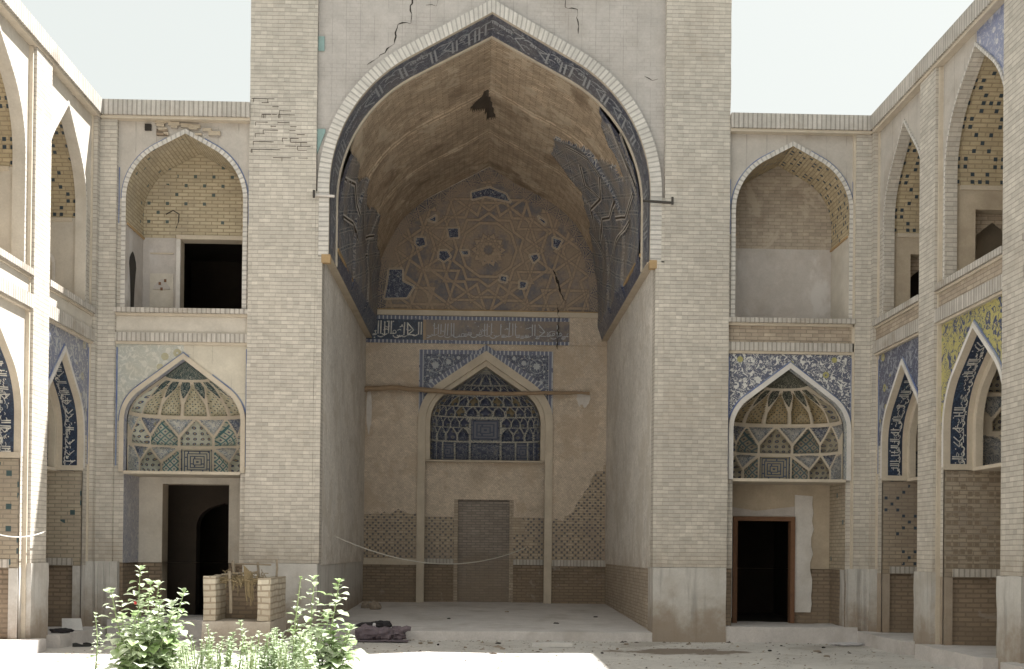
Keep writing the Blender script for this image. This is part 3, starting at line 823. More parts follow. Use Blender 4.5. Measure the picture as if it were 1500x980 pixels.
# the vault, with tilework still clinging to both flanks
V = jambs(Pi, 4.72); LV = lens(V); tot = LV[-1]; KS = tot / 10.448
right_patch = [(6.7,3.41),(6.65,4.18),(6.89,4.41),(7.25,4.76),(7.54,4.76),(7.99,5.65),(8.17,6.24),(8.6,7.1),(10.6,7.1),(10.6,.5),(9.22,.5),(8.85,.52),(8.48,.56),(8.12,.6),(7.83,.65),(7.41,.8),(7.49,1.24),(7.78,1.65),(8.14,1.65),(8.46,1.76),(8.25,1.94),(7.93,2.35),(7.65,2.88),(7.36,2.94),(7.02,3.06)]
left_patch = [(2.04,.5),(2.17,1.53),(2.04,2.41),(2.25,2.88),(2.04,3.41),(2.09,4.18),(2.25,5.0),(1.94,5.5),(1.7,7.1),(-.1,7.1),(-.1,.4),(1.2,.4)]
hole = [(4.77,3.18),(4.95,3.0),(5.16,2.88),(5.26,3.65),(5.34,4.12),(5.21,4.41),(5.11,3.76),(4.87,3.47)]
NS, NY = 260, 170
Sg, Yg = np.meshgrid(np.linspace(0, tot, NS + 1), np.linspace(.77, 7.0, NY + 1), indexing='ij')
vx = np.interp(Sg, LV, [p[0] for p in V]); vz = np.interp(Sg, LV, [p[1] for p in V])
jit = np.array([[mnoise.noise(Vector((s * 2.1, y * 2.1, 0))) + .5 * mnoise.noise(Vector((s * 7, y * 7, 3))) for y in Yg[0]] for s in Sg[:, 0]])
def region(poly, S_, Y_, J):
    ins, d = inpoly([(a * KS, b) for a, b in poly], S_ + J * .13, Y_ + J * .16); return ins
mR = region(right_patch, Sg, Yg, jit) | region(left_patch, Sg, Yg, jit); mH = region(hole, Sg, Yg, jit * .25)
low = np.array([[mnoise.noise(Vector((s * .7, y * .7, 9))) for y in Yg[0]] for s in Sg[:, 0]])
dsp = np.where(mR, .045, 0) - np.where(mH, .045, 0) + low * .06 + jit * .022 + .045 * (Yg > 2.9) + .035 * (Yg > 4.9)
dsp = dsp * np.clip((vz - 4.72) / .30, 0, 1)
nxv = (vx - CXP); nzv = (vz - 5.2); nn = np.hypot(nxv, nzv)
vx2 = vx - nxv / nn * dsp; vz2 = vz - nzv / nn * dsp
mb = MB(); mb.v = [(float(vx2[i, j]), float(Yg[i, j]), float(vz2[i, j])) for i in range(NS + 1) for j in range(NY + 1)]
mi = [mb.mat('vault_brick'), mb.mat('girih_vault'), mb.mat('strap_dark'), mb.mat('tile_deep')]
n1 = NY + 1
for i in range(NS):
    for j in range(NY):
        k = mR[i:i+2, j:j+2].sum() >= 2; g = mH[i:i+2, j:j+2].sum() >= 2
        s0, y0 = Sg[i, j], Yg[i, j]
        frieze = vz[i, j] < 5.0
        front_strip = k and y0 < 1.0
        mb.f.append((i * n1 + j, (i + 1) * n1 + j, (i + 1) * n1 + j + 1, i * n1 + j + 1))
        mb.uv.append([(float(Sg[a]), float(Yg[a])) for a in ((i, j), (i+1, j), (i+1, j+1), (i, j+1))])
        mb.mi.append(mi[2] if g else mi[3] if (frieze or front_strip) else mi[1] if k else mi[0])
vault = mb.build('vault', portal, smooth=True)
mb = MB()   # strap lines in relief on the right-hand tilework
def Fv(s, y, e=0):
    o = .062 + e + .045 * (y > 2.9) + .035 * (y > 4.9)
    s *= KS; x = np.interp(s, LV, [p[0] for p in V]); z = np.interp(s, LV, [p[1] for p in V]); d = hypot(x - CXP, z - 5.2)
    return (x - (x - CXP) / d * o, y, z - (z - 5.2) / d * o)
STN = [0]
def strap(mb, pts, w, F, mats=('script_white', 'dark_gap')):
    for k, (o, wf, mm) in enumerate(((-w * 1.05, .38, mats[0]), (w * 1.05, .38, mats[0]), (0, .50, mats[1]))):
        for (a, b), (c, d) in zip(pts, pts[1:]):
            l = hypot(c - a, d - b) or 1; nx, ny = -(d - b) / l, (c - a) / l
            n = max(1, int(l / .3))
            for q in range(n):
                a2, b2, c2, d2 = a + (c - a) * q / n, b + (d - b) * q / n, a + (c - a) * (q + 1) / n, b + (d - b) * (q + 1) / n
                w2 = w * wf; STN[0] += 1; e = (STN[0] % 29) * .0003
                mb.face([F(a2 + nx * (o - w2), b2 + ny * (o - w2), e), F(c2 + nx * (o - w2), d2 + ny * (o - w2), e), F(c2 + nx * (o + w2), d2 + ny * (o + w2), e), F(a2 + nx * (o + w2), b2 + ny * (o + w2), e)], mm,
                        [(a2, b2), (c2, d2), (c2, d2 + .01), (a2, b2 + .01)])
for pts in ([(6.95, 3.3), (7.5, 3.0), (7.9, 3.1), (8.1, 3.9), (7.6, 4.3), (7.35, 3.6)], [(7.9, 3.1), (8.1, 3.9)], [(8.1, 3.9), (7.95, 4.9), (8.3, 5.4)], [(8.5, 2.9), (8.55, 3.8), (8.35, 4.5), (8.6, 5.3)],
            [(8.9, 1.3), (9.0, 2.4), (8.75, 3.2)], [(7.7, .9), (8.1, 1.2), (8.5, 1.25), (9.0, 1.0)], [(8.0, .7), (8.45, .9), (8.9, .85)], [(9.2, 2.0), (9.1, 3.5), (9.3, 4.6)], [(8.2, 6.0), (9.0, 5.2), (9.4, 5.9)],
            [(1.6, 1.0), (1.85, 2.0), (1.6, 3.0)], [(1.0, 1.2), (1.3, 2.6), (1.0, 3.8), (1.3, 4.8)], [(1.9, 3.2), (1.5, 4.2), (1.8, 5.0)], [(.9, 5.2), (1.4, 5.9)]):
    strap(mb, pts, .034, Fv, ('limewash', 'strap_dark'))
mb.build('strap_lattice', vault)
mb = MB()   # ochre ledge along both springings
for x, s in ((V[0][0], 1), (V[-1][0], -1)):
    a, b = sorted((x, x + s * .05)); mb.box(a, b, .73, 6.99, 4.98, 5.03, 'orange_trim')
    a, b = sorted((x - s * .16, x + s * .012)); mb.box(a, b, .11, 6.99, 4.70, 4.725, 'mud_plaster')
for x0, x1 in ((-2.60, -2.455), (2.70, 2.82)): mb.box(x0, x1, .005, .12, 4.60, 4.735, 'orange_trim')
mb.build('cornice', portal)

# side walls
mb = MB()
for x0, x1, xi in ((-2.9, -2.585, -2.585), (2.80, 3.1, 2.80)):
    mb.box(x0, x1, .30, 7.2, -.27, 4.72, 'herring_grey')
    a, b = sorted((x0, x1)); mb.box(a + (.015 if xi > 0 else 0), b - (.015 if xi < 0 else 0), .30, 7.2, -1.5, -.272, 'tan_brick' if xi > 0 else 'base_plaster')
mb.build('side_wall', portal)

# back wall
YB = 7.0
mb = MB()
NX = (-1.14, 1.33)     # inner niche
nc = (NX[0] + NX[1]) / 2; nhw = (NX[1] - NX[0]) / 2
nzs, nh, nr = 2.85, 1.27, .80
Pn = arch(nc, nhw, nzs, nh, nr, 18, 10)
gh, ghh, gr = grow(nhw, nh, nr, .27); Pg = arch(nc, gh, nzs, ghh, gr, 18, 10)
mb.face([(-2.6, YB, 4.45), (2.82, YB, 4.45), (2.82, YB, 4.6), (-2.6, YB, 4.6)], 'herring_brick')
over_arch(mb, Pg, -2.6, 2.82, 4.45, YB, 'herring_brick')
beside(mb, Pg, -2.6, 2.82, 1.0, YB, 'herring_brick')
mb.face([(-2.6, YB, -.28), (-1.41, YB, -.28), (-1.41, YB, 1.0), (-2.6, YB, 1.0)], 'herring_brick')
mb.face([(1.60, YB, -.28), (2.82, YB, -.28), (2.82, YB, 1.0), (1.60, YB, 1.0)], 'herring_brick')
Rj = random.Random(9)
def jag(pts, n=5, a=.05):
    o = []
    for p, q in zip(pts, pts[1:]):
        for i in range(n): o.append((p[0] + (q[0] - p[0]) * i / n + Rj.uniform(-a, a), round((p[1] + (q[1] - p[1]) * i / n + Rj.uniform(-a, a)) / .06) * .06))
    return o + [pts[-1]]
mb.face([(x, YB - .004, z) for x, z in [(2.82, -.2), (1.61, -.2)] + jag([(1.61, .62), (1.95, .80), (2.25, 1.15), (2.5, 1.62), (2.82, 1.98)])], 'lattice_brick')
mb.face([(x, YB - .004, z) for x, z in [(-1.42, -.2), (-2.6, -.2)] + jag([(-2.6, .78), (-2.1, .86), (-1.42, .80)])], 'lattice_brick')
mb.box(-2.6, -1.42, YB - .02, YB + .1, -.34, -.20, 'trim_plaster'); mb.box(1.61, 2.82, YB - .02, YB + .1, -.34, -.20, 'soldier_brick')
mb.box(-2.6, -1.42, YB + .012, YB + .1, -1.3, -.342, 'dado_brick', 't'); mb.box(1.61, 2.82, YB + .012, YB + .1, -1.3, -.342, 'dado_brick', 't')
back = mb.build('back_wall', portal)
mb = MB()
gh1, ghh1, gr1 = grow(nhw, nh, nr, .10); Pm = arch(nc, gh1, nzs, ghh1, gr1, 18, 10)
ring(mb, jambs(Pm, -1.25), jambs(Pg, -1.25), YB - .07, YB + .02, 'trim_plaster')
soffit(mb, jambs(Pm, -1.25), YB - .07, YB + .03, 'trim_plaster')
ring(mb, jambs(Pn, 2.02), jambs(Pm, 2.02), YB + .03, YB + .05, 'trim_plaster', edge=False)
soffit(mb, jambs(Pn, 2.02), YB + .03, YB + .22, 'trim_plaster')
mb.build('niche_frame', back)
# lapis spandrels over the niche
mb = MB()
SX0, SX1, SZ = -1.40, 1.59, 4.46
gh2, ghh2, gr2 = grow(nhw, nh, nr, .275); Pq = arch(nc, gh2, nzs, ghh2, gr2, 18, 10)
bh, bhh, br = grow(nhw, nh, nr, .39); Pb = arch(nc, bh, nzs, bhh, br, 18, 10)
for a, b in zip(Pq, Pq[1:]):
    if b[0] - a[0] < 1e-6: continue
    x0, x1 = max(a[0], SX0), min(b[0], SX1)
    if x1 <= x0: continue
    zt = lambda x: SZ
    f0 = lambda x: a[1] + (b[1] - a[1]) * (x - a[0]) / (b[0] - a[0])
    mb.face([(x0, YB - .012, f0(x0)), (x1, YB - .012, f0(x1)), (x1, YB - .012, SZ), (x0, YB - .012, SZ)], 'tile_deep')
sp = mb.build('tile_spandrel', back)
mb = MB()
mb.box(SX0, SX1, YB - .03, YB - .012, SZ - .09, SZ, 'border_tile'); mb.box(SX0, SX0 + .10, YB - .03, YB - .012, 3.05, SZ - .092, 'border_tile'); mb.box(SX1 - .10, SX1, YB - .03, YB - .012, 3.05, SZ - .092, 'border_tile')
i0 = next(i for i, p in enumerate(Pb) if p[0] > SX0 + .1); i1 = len(Pb) - i0
ring(mb, Pq[i0:i1], Pb[i0:i1], YB - .026, YB - .012, 'border_tile', zoff=0)
mb.build('tile_border', sp)
mb = MB()
for sx in (-1, 1):
    for (dx, dz, rr_) in ((1.13, -.34, .075), (.84, -.27, .055), (.62, -.17, .04), (1.22, -.70, .05), (1.28, -.17, .025), (.97, -.16, .02), (1.30, -.45, .025), (1.02, -.52, .025), (.72, -.33, .02), (1.30, -.58, .02), (.99, -.40, .018), (1.19, -.20, .02)):
        c = (nc + sx * dx, SZ + dz)
        mb.face([(c[0] + rr_ * (1 + .18 * cos(8 * a)) * cos(a), YB - .017, c[1] + rr_ * (1 + .18 * cos(8 * a)) * sin(a)) for a in [2 * pi * k / 32 for k in range(32)]], 'rosette_white')
        if rr_ > .05:
            for k in range(40):
                a0, a1 = 2 * pi * k / 40, 2 * pi * (k + 1) / 40; q0, q1 = rr_ * 2.0, rr_ * 2.12
                mb.face([(c[0] + q * cos(a), YB - .016, c[1] + q * sin(a)) for q, a in ((q0, a0), (q1, a0), (q1, a1), (q0, a1))], 'rosette_white')
mb.build('rosette', sp)
# blue stalactite hood of the niche
mb = muqarnas(nc, nhw, 2.02, nzs, nh, nr, YB + .22, .55, small_cells(), 'trim_plaster_dim' if False else 'girih_niche', na=230, nt=190, p=.5, k_d=.8)
hood = mb.build('stalactite_hood', back)
mb = MB()   # niche wall under the hood, bricked-up door
DX = (-.50, .66); zt = 1.14
yN = YB + .24
mb.face([(NX[0] - .12, yN, zt), (NX[1] + .12, yN, zt), (NX[1] + .12, yN, 2.0), (NX[0] - .12, yN, 2.0)], 'herring_brick')
for x0, x1 in ((NX[0] - .11, DX[0] - .09), (DX[1] + .09, NX[1] + .11)):
    mb.face([(x0, yN, .75), (x1, yN, .75), (x1, yN, zt), (x0, yN, zt)], 'herring_brick')
    mb.face([(x0, yN, -.20), (x1, yN, -.20), (x1, yN, .75), (x0, yN, .75)], 'lattice_brick')
    mb.box(x0, x1, yN - .02, yN + .05, -.32, -.20, 'soldier_brick'); mb.box(x0, x1, yN + .01, yN + .05, -1.3, -.322, 'dado_brick', 't')
for x0, x1 in ((DX[0] - .09, DX[0]), (DX[1], DX[1] + .09)): mb.box(x0, x1, yN - .012, yN + .1, -1.3, zt, 'soldier_brick' if False else 'tan_brick')
mb.face([(NX[0], YB + .05, 2.02), (NX[1], YB + .05, 2.02), (NX[1], YB + .8, 2.02), (NX[0], YB + .8, 2.02)], 'trim_plaster')
mb.box(NX[0] - .1, NX[1] + .1, YB + .08, YB + .25, 1.98, 2.017, 'trim_plaster')
mb.build('niche_wall', back)
mb = MB(); mb.rough_box(DX[0] - .02, DX[1] + .02, yN + .09, yN + .3, -1.3, zt + .02, 'walled_brick', .006)
mb.build('walled_up_door', back)
# inscription frieze on the back wall
mb = MB(); FZ0, FZ1 = 4.60, 5.22
mb.face([(-2.6, YB - .03, FZ0), (-1.32, YB - .03, FZ0), (-1.32, YB - .03, FZ1), (-2.6, YB - .03, FZ1)], 'tile_script_ground')
mb.face([(-1.26, YB - .03, FZ0), (1.95, YB - .03, FZ0), (1.95, YB - .03, FZ1), (-1.26, YB - .03, FZ1)], 'tile_script_faded')
mb.face([(1.95, YB - .03, FZ0), (2.82, YB - .03, FZ0), (2.82, YB - .03, FZ1), (1.95, YB - .03, FZ1)], 'herring_brick')
mb.face([(-1.32, YB - .03, FZ0), (-1.26, YB - .03, FZ0), (-1.26, YB - .03, FZ1), (-1.32, YB - .03, FZ1)], 'brown_ground')
mb.box(-2.6, 1.95, YB - .04, YB - .031, FZ0 + .0, FZ0 + .075, 'border_tile'); mb.box(-2.6, 1.95, YB - .04, YB - .031, FZ1 - .09, FZ1 - .01, 'border_tile')
mb.face([(-2.6, YB - .03, FZ0), (2.82, YB - .03, FZ0), (2.82, YB, FZ0), (-2.6, YB, FZ0)], 'trim_plaster')
fr = mb.build('inscription_frieze', back)
mb = MB(); script(mb, lambda s, v, e: (1.95 - s, YB - .036 - e, FZ0 + .08 + v), 3.20, .44, 5, m='rosette_white', w0=.02, dens=.6)
script(mb, lambda s, v, e: (-1.34 - s, YB - .036 - e, FZ0 + .08 + v), 1.22, .44, 21, w0=.028, dens=.7)
mb.build('lettering', fr)
mb = MB(); mb.box(-2.6, 2.82, YB - .08, YB, FZ1, FZ1 + .11, 'trim_plaster'); mb.box(-2.5, 2.7, YB - .05, YB, FZ1 + .112, FZ1 + .14, 'orange_trim')
mb.build('frieze_ledge', back)
# tympanum
TZ = FZ1 + .14
mb = MB()
Pt = arch(CXP, ih, 5.82, ihh, ir, 26, 14)
for a, b in zip(Pt, Pt[1:]):
    if b[0] - a[0] > 1e-6: mb.face([(a[0], YB - .005, TZ), (b[0], YB - .005, TZ), (b[0], YB - .005, b[1]), (a[0], YB - .005, a[1])], 'girih_star')
tym = mb.build('tympanum', back)
mb = MB()
g1, g2, g3 = grow(ih, ihh, ir, -.075); Pa = arch(CXP, g1, 5.82, g2, g3, 26, 14); k1, k2, k3 = grow(ih, ihh, ir, -.30); Pc = arch(CXP, k1, 5.82, k2, k3, 26, 14)
m1, m2, m3 = grow(ih, ihh, ir, -.035); Pd = arch(CXP, m1, 5.82, m2, m3, 26, 14)
ring(mb, jambs(Pa, TZ), jambs(Pd, TZ), YB - .035, YB, 'cream_plaster'); mb.build('tympanum_rib', tym)
mb = MB(); ring(mb, jambs(Pc, TZ), jambs(Pa, TZ), YB - .012, YB, 'girih_border', zoff=.2)
mb.build('tympanum_border', tym)
TP = [[(-2.1,6.25),(-1.78,6.26),(-1.78,5.98),(-1.52,5.87),(-1.68,5.6),(-2.2,5.58),(-2.13,5.95)],[(-.81,7.19),(-.55,7.2),(-.54,6.97),(-.77,6.95)],[(-1.51,6.97),(-1.31,6.98),(-1.27,6.79),(-1.44,6.73),(-1.53,6.82)],[(-.99,6.68),(-.8,6.69),(-.71,6.54),(-.87,6.42),(-1.,6.5)],[(-.29,8.0),(.12,8.12),(.5,7.98),(.61,7.78),(.04,7.9),(-.27,7.82)],[(1.55,7.03),(1.78,6.96),(1.67,6.75),(1.55,6.8)],[(1.03,6.61),(1.22,6.65),(1.26,6.54),(1.13,6.42)],[(.4,6.15),(.55,6.13),(.53,5.98),(.36,6.02)],[(-1.26,7.35),(-1.05,7.48),(-1.05,7.3)],[(1.21,7.5),(1.4,7.38),(1.38,7.28),(1.25,7.4)],[(-.52,6.69),(-.32,6.7),(-.32,6.58),(-.46,6.58)],[(.81,6.04),(1.,6.01),(.96,5.86),(.81,5.85)]]
mb = MB()
for P in TP:
    mb.face([(x, YB - .014, z) for x, z in P], 'tile_deep')
mb.build('glazed_panel', tym)
TL = [[(-.52,7.97),(-.51,7.4)],[(-.33,8.01),(-.31,6.17)],[(.57,8.0),(.58,6.86)],[(.76,7.69),(.76,6.94)],[(-1.05,7.52),(-1.05,6.94)],[(-.89,7.51),(-.88,6.99)],[(-.32,7.41),(-1.52,7.12)],[(-1.55,7.16),(-1.03,7.28)],[(-1.06,6.72),(-.32,6.9)],[(-.32,7.18),(.05,7.08),(.58,7.2)],[(.01,7.75),(.43,7.16)],[(.49,7.8),(.05,7.15)],[(-.33,7.6),(-.03,7.68),(.12,7.45),(-.06,7.19),(-.32,7.22)],[(.27,7.46),(.42,7.65),(.61,7.5),(.57,7.28),(.35,7.23)],[(.8,7.58),(1.4,7.4)],[(1.1,7.7),(1.1,7.32)],[(1.55,7.18),(.73,6.42)],[(1.32,7.18),(.66,6.53)],[(-.46,6.54),(-.87,6.01)],[(-.24,6.4),(-1.42,5.55)],[(-1.28,5.78),(-.6,5.68),(-.51,5.72)],[(-1.49,6.38),(-.95,6.24)],[(-.8,6.09),(-.61,6.17),(-.51,5.94)],[(.37,5.81),(1.04,5.63)],[(-.12,5.8),(.03,5.62)],[(1.6,6.36),(2.3,6.18)],[(1.68,5.91),(2.01,5.99)],[(-1.77,6.67),(-1.21,6.76)],[(-1.25,6.98),(-1.25,6.49)],[(-1.7,6.97),(-1.69,6.15)]]
mb = MB()
for P in []: strap(mb, P, .030, lambda a, b, e: (a, YB - .02 - e, b), ('strap_dark', 'brown_ground'))
for P in TP:
    strap(mb, P + [P[0]], .014, lambda a, b, e: (a, YB - .031 - e, b), ('trim_plaster', 'brown_ground'))
mb.build('strap_lattice', tym)
def crack(mb, pts, w, y, m='dark_gap', seed=1):
    R = random.Random(seed); L = []
    for (a, b), (c, d) in zip(pts, pts[1:]):
        n = max(1, int(hypot(c - a, d - b) / .06))
        for k in range(n): L.append((a + (c - a) * k / n + R.uniform(-.022, .022), b + (d - b) * k / n + R.uniform(-.016, .016)))
    L.append(pts[-1]); ww = [w * .55 * R.choice((.15, .4, .7, 1.0, 1.6)) for _ in L]; ww[0] = ww[-1] = w * .2
    for i in range(len(L) - 1):
        (a, b), (c, d) = L[i], L[i+1]; l = hypot(c - a, d - b) or 1; nx, ny = -(d - b) / l, (c - a) / l
        mb.face([(a - nx * ww[i], y, b - ny * ww[i]), (c - nx * ww[i+1], y, d - ny * ww[i+1]), (c + nx * ww[i+1], y, d + ny * ww[i+1]), (a + nx * ww[i], y, b + ny * ww[i])], m)
mb = MB()
crack(mb, [(1.58, 6.28), (1.68, 5.98), (1.75, 5.76), (1.87, 5.55)], .03, YB - .03); crack(mb, [(1.64, 6.1), (1.7, 5.98)], .05, YB - .031)
crack(mb, [(1.66, 5.53), (1.7, 5.23), (1.68, 4.5)], .018, YB - .09); mb.build('crack', tym)
mb = MB()
crack(mb, [(-.73, 9.2), (-.8, 8.83), (-.97, 8.84)], .012, .095, seed=2); crack(mb, [(-1.18, 9.0), (-1.22, 8.69), (-1.22, 8.54), (-1.43, 8.53), (-1.49, 8.18), (-1.79, 7.94), (-1.91, 7.85)], .014, .095, seed=3)
crack(mb, [(1.26, 9.2), (1.29, 8.87), (1.48, 8.82), (1.51, 8.43)], .010, .095, seed=4); crack(mb, [(2.6, 7.75), (2.72, 7.68), (2.82, 7.72)], .012, .095, seed=5)
mb.build('crack', portal)
mb = MB(); mb.box(-2.698, -2.60, .07, .10, 8.05, 8.28, 'teal_glaze'); mb.slab([(-2.698, 6.38), (-2.57, 6.73), (-2.57, 6.78), (-2.698, 6.78)], .07, .10, 'teal_glaze')
mb.build('glazed_panel', portal)
# missing pointing on the left pier
mb = MB(); R = random.Random(5)
for k in range(46):
    t = R.random(); row = int(R.uniform(0, 16)); zz_ = 7.22 - row * .063; xmax = -3.70 + .13 * row * .5 + .1
    x0 = R.uniform(-3.76, min(-2.95, xmax + .15)); mb.box(x0, x0 + R.uniform(.08, .22), -.004, .002, zz_ - .004, zz_ + .004, 'strap_dark')
    if R.random() < .5: mb.box(x0, x0 + .008, -.004, .002, zz_ - .058, zz_ - .006, 'strap_dark')
mb.build('open_joint', portal)
# solid top and rear of the portal block
mb = MB(); mb.box(-2.70, 2.94, .12, 8.14, 8.95, 9.45, 'pale_brick', 'f'); mb.box(-3.77, 4.0, 8.15, 8.4, -1.45, 9.45, 'pale_brick'); mb.box(-3.9, 4.1, -.05, 8.2, 9.452, 9.7, 'soldier_brick')
mb.build('portal_roof', portal)
# iwan floor
mb = MB(); ny = 24; nx_ = 26
for i in range(nx_):
    for j in range(ny):
        X = lambda a: -2.72 + 5.66 * a / nx_; Y = lambda b: .02 + 7.5 * b / ny
        zf = lambda x, y: -1.305 + .135 * min(y, 7) / 7 + .008 * mnoise.noise(Vector((x, y, 0)))
        mb.face([(X(a), Y(b), zf(X(a), Y(b))) for a, b in ((i, j), (i+1, j), (i+1, j+1), (i, j+1))], 'platform_stone')
for i in range(nx_):
    a, b = X(i), X(i + 1); e = lambda x: .02 - .03 - .02 * mnoise.noise(Vector((x * 2.2, 0, 5)))
    mb.face([(a, e(a), -1.5), (b, e(b), -1.5), (b, e(b) + .01, -1.31), (a, e(a) + .01, -1.31)], 'platform_stone')
    mb.face([(a, e(a) + .01, -1.31), (b, e(b) + .01, -1.31), (b, .02, zf(b, .02)), (a, .02, zf(a, .02))], 'platform_stone')
mb.build('platform', portal)
mb = MB()   # white splash of plaster where the pole enters the right of the back wall
pts = [(2.28 + .16 * (1 + .6 * mnoise.noise(Vector((cos(a) * 2, sin(a) * 2, 8)))) * cos(a), YB - .012, 3.42 + .17 * (1 + .8 * mnoise.noise(Vector((cos(a) * 2, sin(a) * 2, 2)))) * sin(a)) for a in [2 * pi * k / 26 for k in range(26)]]
mb.face(pts, 'limewash')
pts = [(-2.5 + .06 * cos(a), YB - .012, 3.1 + .5 * (1 + .5 * mnoise.noise(Vector((cos(a) * 3, sin(a) * 3, 2)))) * sin(a)) for a in [2 * pi * k / 30 for k in range(30)]]
mb.face(pts, 'limewash'); mb.build('lime_patch', back)

# ------------------------------------------------------------------ storeyed bays
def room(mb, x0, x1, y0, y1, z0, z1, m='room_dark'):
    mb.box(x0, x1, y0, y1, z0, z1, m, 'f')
def wall_with_hole(mb, x0, x1, z0, z1, hx0, hx1, hz0, hz1, y, m, thick=.18, mr=None):
    mr = mr or m
    for a, b, c, d in ((x0, hx0, z0, z1), (hx1, x1, z0, z1), (hx0, hx1, hz1, z1), (hx0, hx1, z0, hz0)):
        if b - a > 1e-4 and d - c > 1e-4: mb.face([(a, y, c), (b, y, c), (b, y, d), (a, y, d)], m)
    mb.box(hx0, hx1, y, y + thick, hz0, hz1, mr, 'fb')

# ---- the two bays that face the viewer
def front_bay(side, parent):
    if side < 0: X0, X1, cu, cl = -5.88, -3.765, -4.81, -4.80
    else: X0, X1, cu, cl = 4.01, 6.07, 5.05, 5.035
    Y = .10
    # parapet
    mb = MB(); xa, xb = (-6.15, -3.765) if side < 0 else (4.005, 6.33)
    mb.box(xa, xb, -.06, .30, 6.90, 7.14, 'soldier_brick'); mb.box(xa, xb, -.03, .30, 6.85, 6.897, 'trim_plaster')
    mb.build('parapet', parent)
    # corner pilaster with plastered base
    mb = MB(); a, b = (-6.15, -5.88) if side < 0 else (6.08, 6.33)
    mb.box(a, b, 0.02, .4, -.24, 6.848, 'pale_brick'); pil = mb.build('pilaster', parent)
    if side > 0:
        mb = MB(); mb.box(6.045, 6.078, .05, .4, -.24, 6.848, 'trim_plaster'); mb.build('pilaster_edge', pil)
    mb = MB(); mb.rough_box(a - .1, b + .1, -.01, .4, -1.5, -.242, 'base_plaster', .01, seed=2)
    for k in range(3): mb.rough_box(a + .03 + .09 * k, a + .07 + .09 * k, -.035, .0, -1.5, -.25, 'base_plaster', .005)
    mb.build('pilaster_base', pil)
    # upper storey
    hw, zs, h, r = .935, 5.60, 1.06, .93
    g = grow(hw, h, r, .07); Pu = arch(cu, hw, zs, h, r); Pv = arch(cu, g[0], zs, g[1], g[2])
    mb = MB(); over_arch(mb, Pv, X0, X1, 6.85, Y, 'grey_panels'); beside(mb, Pv, X0, X1, 3.82, Y, 'pale_brick'); uw = mb.build('upper_wall', parent)
    mb = MB(); ring(mb, jambs(Pu, 3.82), jambs(Pv, 3.82), Y - .03, Y, 'ring_brick'); mb.build('arch_ring', uw)
    mb = MB(); b1 = grow(hw, h, r, .074); b2 = grow(hw, h, r, .09)
    Q1, Q2 = arch(cu, b1[0], zs, b1[1], b1[2]), arch(cu, b2[0], zs, b2[1], b2[2])
    ring(mb, Q1[:20], Q2[:20], Y - .012, Y, 'blue_line'); ring(mb, Q1[-20:], Q2[-20:], Y - .012, Y, 'blue_line')
    for x in (X0 + .012, X1 - .03): mb.box(x, x + .014, Y - .012, Y, 5.2, 6.1, 'blue_line')
    mb.build('tile_line', uw)
    D = 1.02
    zl = 5.22
    # interior of the upper niche
    mb = MB()
    if side < 0:
        soffit(mb, jambs(Pu, zl), Y - .03, D, 'dot_brick_faint', swap=True); soffit(mb, [(cu - hw, 3.82), (cu - hw, zl)], Y - .03, D, 'lilac_plaster'); soffit(mb, [(cu + hw, zl), (cu + hw, 3.82)], Y - .03, D, 'lilac_plaster')
    else:
        soffit(mb, jambs(Pu, zl), Y - .03, D, 'dot_brick_yellow', swap=True); soffit(mb, [(cu - hw, 3.82), (cu - hw, zl)], Y - .03, D, 'lilac_plaster'); soffit(mb, [(cu + hw, zl), (cu + hw, 3.82)], Y - .03, D, 'cream_plaster')
    for s_ in (-1, 1): 
        a, b = sorted((cu + s_ * hw, cu + s_ * (hw - .025))); mb.box(a, b, Y + .02, D, zl - .03, zl, 'orange_trim')
    mb.face([(cu - hw, Y - .03, 3.835), (cu + hw, Y - .03, 3.835), (cu + hw, D, 3.835), (cu - hw, D, 3.835)], 'mud_plaster')
    nv = mb.build('niche_vault', uw)
    mb = MB()
    mm = 'dot_brick_faint' if side < 0 else 'worn_brick'
    for a, b in zip(Pu, Pu[1:]):
        if b[0] - a[0] > 1e-6: mb.face([(a[0], D, zl + .005), (b[0], D, zl + .005), (b[0], D, b[1]), (a[0], D, a[1])], mm)
    if side < 0:
        hx0, hx1 = -5.11, -4.08
        wall_with_hole(mb, cu - hw, cu + hw, 3.8, zl + .005, hx0, hx1, 3.80, 5.30 - .1, D, 'lilac_plaster', .22, 'trim_plaster')
        mb.box(hx0 - .07, hx0, D - .04, D, 3.83, 5.27, 'white_plaster'); mb.box(hx0 - .07, hx1 + .1, D - .05, D, 5.2, 5.27, 'trim_plaster')
        mb.box(-5.62, -5.23, D - .02, D, 4.95, 4.97, 'trim_plaster'); mb.box(-5.62, -5.23, D - .015, D, 4.05, 4.62, 'cream_plaster')
        mb.slab(arch(-5.42, .14, 4.35, .18, .1, 6, 4), D - .03, D - .015, 'lilac_plaster')
        for q in ((-5.47, 4.42), (-5.38, 4.47), (-5.44, 4.33)): mb.box(q[0], q[0] + .04, D - .034, D - .03, q[1], q[1] + .05, 'wood_frame')
    else:
        mb.face([(cu - hw, D, 3.8), (cu + hw, D, 3.8), (cu + hw, D, zl + .005), (cu - hw, D, zl + .005)], 'lilac_plaster')
    bw = mb.build('niche_back', uw)
